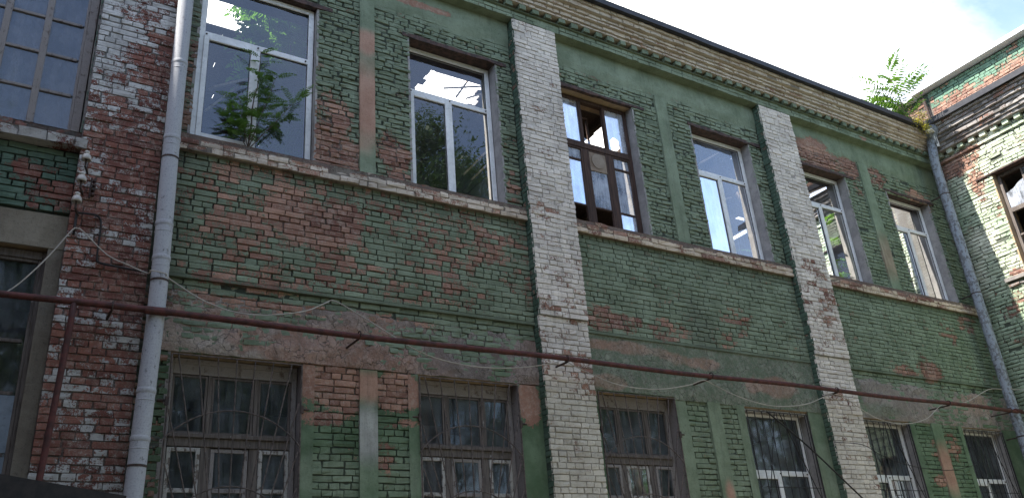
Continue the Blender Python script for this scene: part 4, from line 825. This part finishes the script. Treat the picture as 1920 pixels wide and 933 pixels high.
sapling('roof_sapling', 'ailanthus sapling with long feathery leaves on the roof corner', (16.95, -.28, 9.72), (((16.8, -.25, 11.3), .022), ((16.45, -.3, 10.75), .013), ((17.1, -.3, 10.8), .012)), 12, .78, 12, .17, .055, M_leafS, 12, spread=1., droop=.40, start=.2, lift=.45)
def bush(name, label, c, rad, n, mat, seed, sz=.03):
    rg = random.Random(seed); t = thing(name, label, 'plant', (c[0], c[1], c[2]-rad[2])); lv = MB(); st = MB()
    for i in range(26):
        a = rg.uniform(0, 6.28); e = Vector((c[0]+rad[0]*math.cos(a)*rg.random(), c[1]+rad[1]*math.sin(a)*rg.random(), c[2]+rad[2]*rg.uniform(-.6, 1))); st.tube([(c[0], c[1], c[2]-rad[2]), tuple(e)], [.006, .003], 5, False)
        for k in range(n//26):
            p = e+Vector((rg.gauss(0, .35)*rad[0]*.6, rg.gauss(0, .35)*rad[1]*.6, rg.gauss(0, .35)*rad[2]*.6)); d = Vector((rg.gauss(0, 1), rg.gauss(0, 1), rg.gauss(0, 1))).normalized(); leaflet(lv, p, d, Vector((.1, .2, 1)), sz*rg.uniform(.7, 1.5), sz*.6)
    obj('stem', st, M_bark, t); obj('foliage', lv, mat, t); return t
bush('roof_bush', 'small yellow green bush rooted in the cornice below the roof sapling', (17.0, -.50, 9.70), (.34, .18, .22), 900, M_leafY, 5)
# trees inside the roofless rooms
def D(xp, zp, y): k = (9+y)/9; return (xp*k, y, zp*k)
sapling('indoor_tree', 'bright green tree growing inside behind the leftmost plastic window', (3.5, 1.7, 4.4), (((3.4, 1.7, 9.6), .05), ((2.8, 1.6, 9.3), .03), ((4.0, 1.8, 9.6), .035), ((3.2, 2.2, 9.7), .03), ((3.6, 1.4, 8.9), .025), ((3.0, 1.9, 9.9), .02), ((4.1, 1.3, 8.9), .02), ((3.8, 1.2, 8.2), .02), ((3.5, 1.0, 7.6), .02), ((2.9, .85, 8.9), .02), ((3.35, .8, 8.4), .02), ((3.1, .85, 7.6), .02), ((2.5, .9, 9.1), .02), ((3.3, .75, 6.9), .015)), 60, .62, 12, .16, .058, M_leafA, 21, 'tree', droop=.8, start=.42)
sapling('indoor_tree', 'slim tree seen inside through the fourth upper window from the left', (13.2, 1.4, 4.4), (((13.4, 1.4, 7.4), .03), ((12.9, 1.3, 6.9), .02)), 16, .55, 10, .12, .045, M_leafA, 22, 'tree', droop=.8, start=.3)
sapling('indoor_tree', 'bright leafed tree inside behind the fifth upper window from the left', (14.4, .9, 4.4), (((14.5, .9, 7.6), .03), ((14.1, .8, 6.9), .02)), 14, .5, 9, .13, .055, M_leafA, 23, 'tree', droop=.9, start=.35)
# fallen timbers
PL = [((1.75, 6.35, 1.0), (2.75, 6.95, 1.6), 'pale plank slanting up inside the leftmost plastic window'), ((1.7, 6.0, 1.2), (2.4, 6.9, 1.4), 'thin lath crossing inside the leftmost window'),
      ((5.25, 5.95, 1.3), (5.72, 6.5, 1.3), 'thin lath leaning inside the lower right of the second window'), ((5.38, 5.9, 1.5), (5.78, 6.35, 1.5), 'second thin lath leaning inside the second window'),
      ((5.0, 7.35, 2.5), (5.75, 7.62, 3.0), 'broken lath sticking across the roof hole behind the second window'), ((5.2, 7.25, 2.6), (5.5, 7.75, 3.0), 'loose lath in the bright roof hole of the second window'), ((5.4, 7.3, 2.2), (5.75, 7.5, 2.6), 'sunlit splintered board right of the roof hole in the second window'),
      ((10.15, 7.35, 2.2), (10.6, 7.65, 2.6), 'sunlit board hanging behind the top light of the fourth window'), ((10.1, 6.9, 2.0), (10.7, 7.1, 2.6), 'pale beam behind the lower left light of the fourth window'), ((10.1, 6.5, 2.0), (10.7, 6.75, 2.4), 'second pale beam low behind the fourth window'), ((10.9, 6.9, 1.8), (11.2, 6.4, 1.7), 'splintered beam end behind the right light of the fourth window'),
      ((12.9, 7.3, 2.0), (13.7, 7.7, 3.0), 'lit roof board behind the top light of the fifth window'), ((13.6, 7.0, 1.4), (13.9, 6.3, 1.2), 'pale upright lath inside the fifth window'), ((2.55, 7.0, 2.8), (3.0, 7.1, 3.2), 'short pale board low behind the leftmost window')]
for i, (a, b, lab) in enumerate(PL):
    mb = MB(); A = D(a[0], a[1], a[2]); B_ = D(b[0], b[1], b[2]); wd = .11 if 'board' in lab or 'plank' in lab or 'beam' in lab else .035; mb.beam(A, B_, wd, .03); o = obj('fallen_board', mb, M_plank); setp(o, lab, 'board', 'fallen roof timbers inside the rooms')

# ------------------------------------------------------------------ courtyard: ground and the trees behind the viewer that the panes mirror, plus some added to shade the wall
g = MB(); g.add([(-400, -400, -1.6), (400, -400, -1.6), (400, 400, -1.6), (-400, 400, -1.6)], [(0, 1, 2, 3)]); o = obj('ground', g, M_gnd, loc=(0, 0, -1.6)); o['kind'] = 'structure'
def bigtree(label, x, y, h, cr, n, seed, cz=.62, ls=1.):
    rg = np.random.default_rng(seed); t = thing('courtyard_tree', label, 'tree', (x, y, -1.6), 'trees behind the viewer'); tr = MB(); tr.tube([(x, y, -1.6), (x+.1, y, h*.3), (x-.1, y+.1, h*.6), (x, y, h*.9)], [.32, .26, .16, .05], 10)
    cs = []
    for i in range(34):
        a = rg.uniform(0, 6.283); rr_ = cr*math.sqrt(rg.random()); zz = h*(cz+(1-cz)*rg.uniform(-1, 1)); k = math.sqrt(max(.1, 1-((zz-h*cz)/(h*(1-cz)*1.05))**2)); c = np.array((x+rr_*k*math.cos(a), y+rr_*k*math.sin(a), zz)); cs.append(c)
        tr.tube([(x, y, max(h*.25, zz-2.2)), tuple((c+np.array((x, y, zz-1)))/2), tuple(c)], [.09, .05, .02], 6, False)
    cs = np.array(cs); idx = rg.integers(0, len(cs), n); p = cs[idx]+rg.normal(size=(n, 3))*np.array((.62, .62, .45))*cr/3.2; d = rg.normal(size=(n, 3)); d /= np.linalg.norm(d, axis=1)[:, None]; e = np.cross(d, rg.normal(size=(n, 3))); e /= np.linalg.norm(e, axis=1)[:, None]; s = rg.uniform(.06, .13, n)[:, None]*ls
    v = np.stack([p-d*s, p+e*s*.5, p+d*s, p-e*s*.5], 1).reshape(-1, 3); lv = MB(); lv.add(v, (np.arange(n)[:, None]*4+np.arange(4)).tolist()); obj('trunk', tr, M_bark, t, smooth=True); obj('crown', lv, M_leafD, t)
bigtree('tall dark tree mirrored in the second upper window', 10.6, -11.5, 14.6, 2.6, 75000, 1, .62, .55); bigtree('broad tree mirrored in the lower windows', 5.5, -16, 11.5, 3.6, 26000, 2); bigtree('unseen spreading tree added behind the viewer to shade the left', -1.5, -15, 13, 4.2, 30000, 3); bigtree('low broad tree far behind the viewer to the right', 20, -14, 8.5, 4.0, 16000, 6, .5); bigtree('spreading low tree past the end of the right wing', 27, -13, 9, 4.4, 16000, 7, .5); bigtree('farthest low tree right of the courtyard', 26, -20, 10, 4.6, 16000, 8, .5); bigtree('unseen bushy tree added behind the viewer to shade the lower wall', 9, -19, 10, 4.4, 26000, 5, .5); bigtree('round tree near the far wing behind the viewer', 13.5, -17, 10.5, 3.2, 20000, 4)  # left and middle trees are unseen, added to darken the lower facade
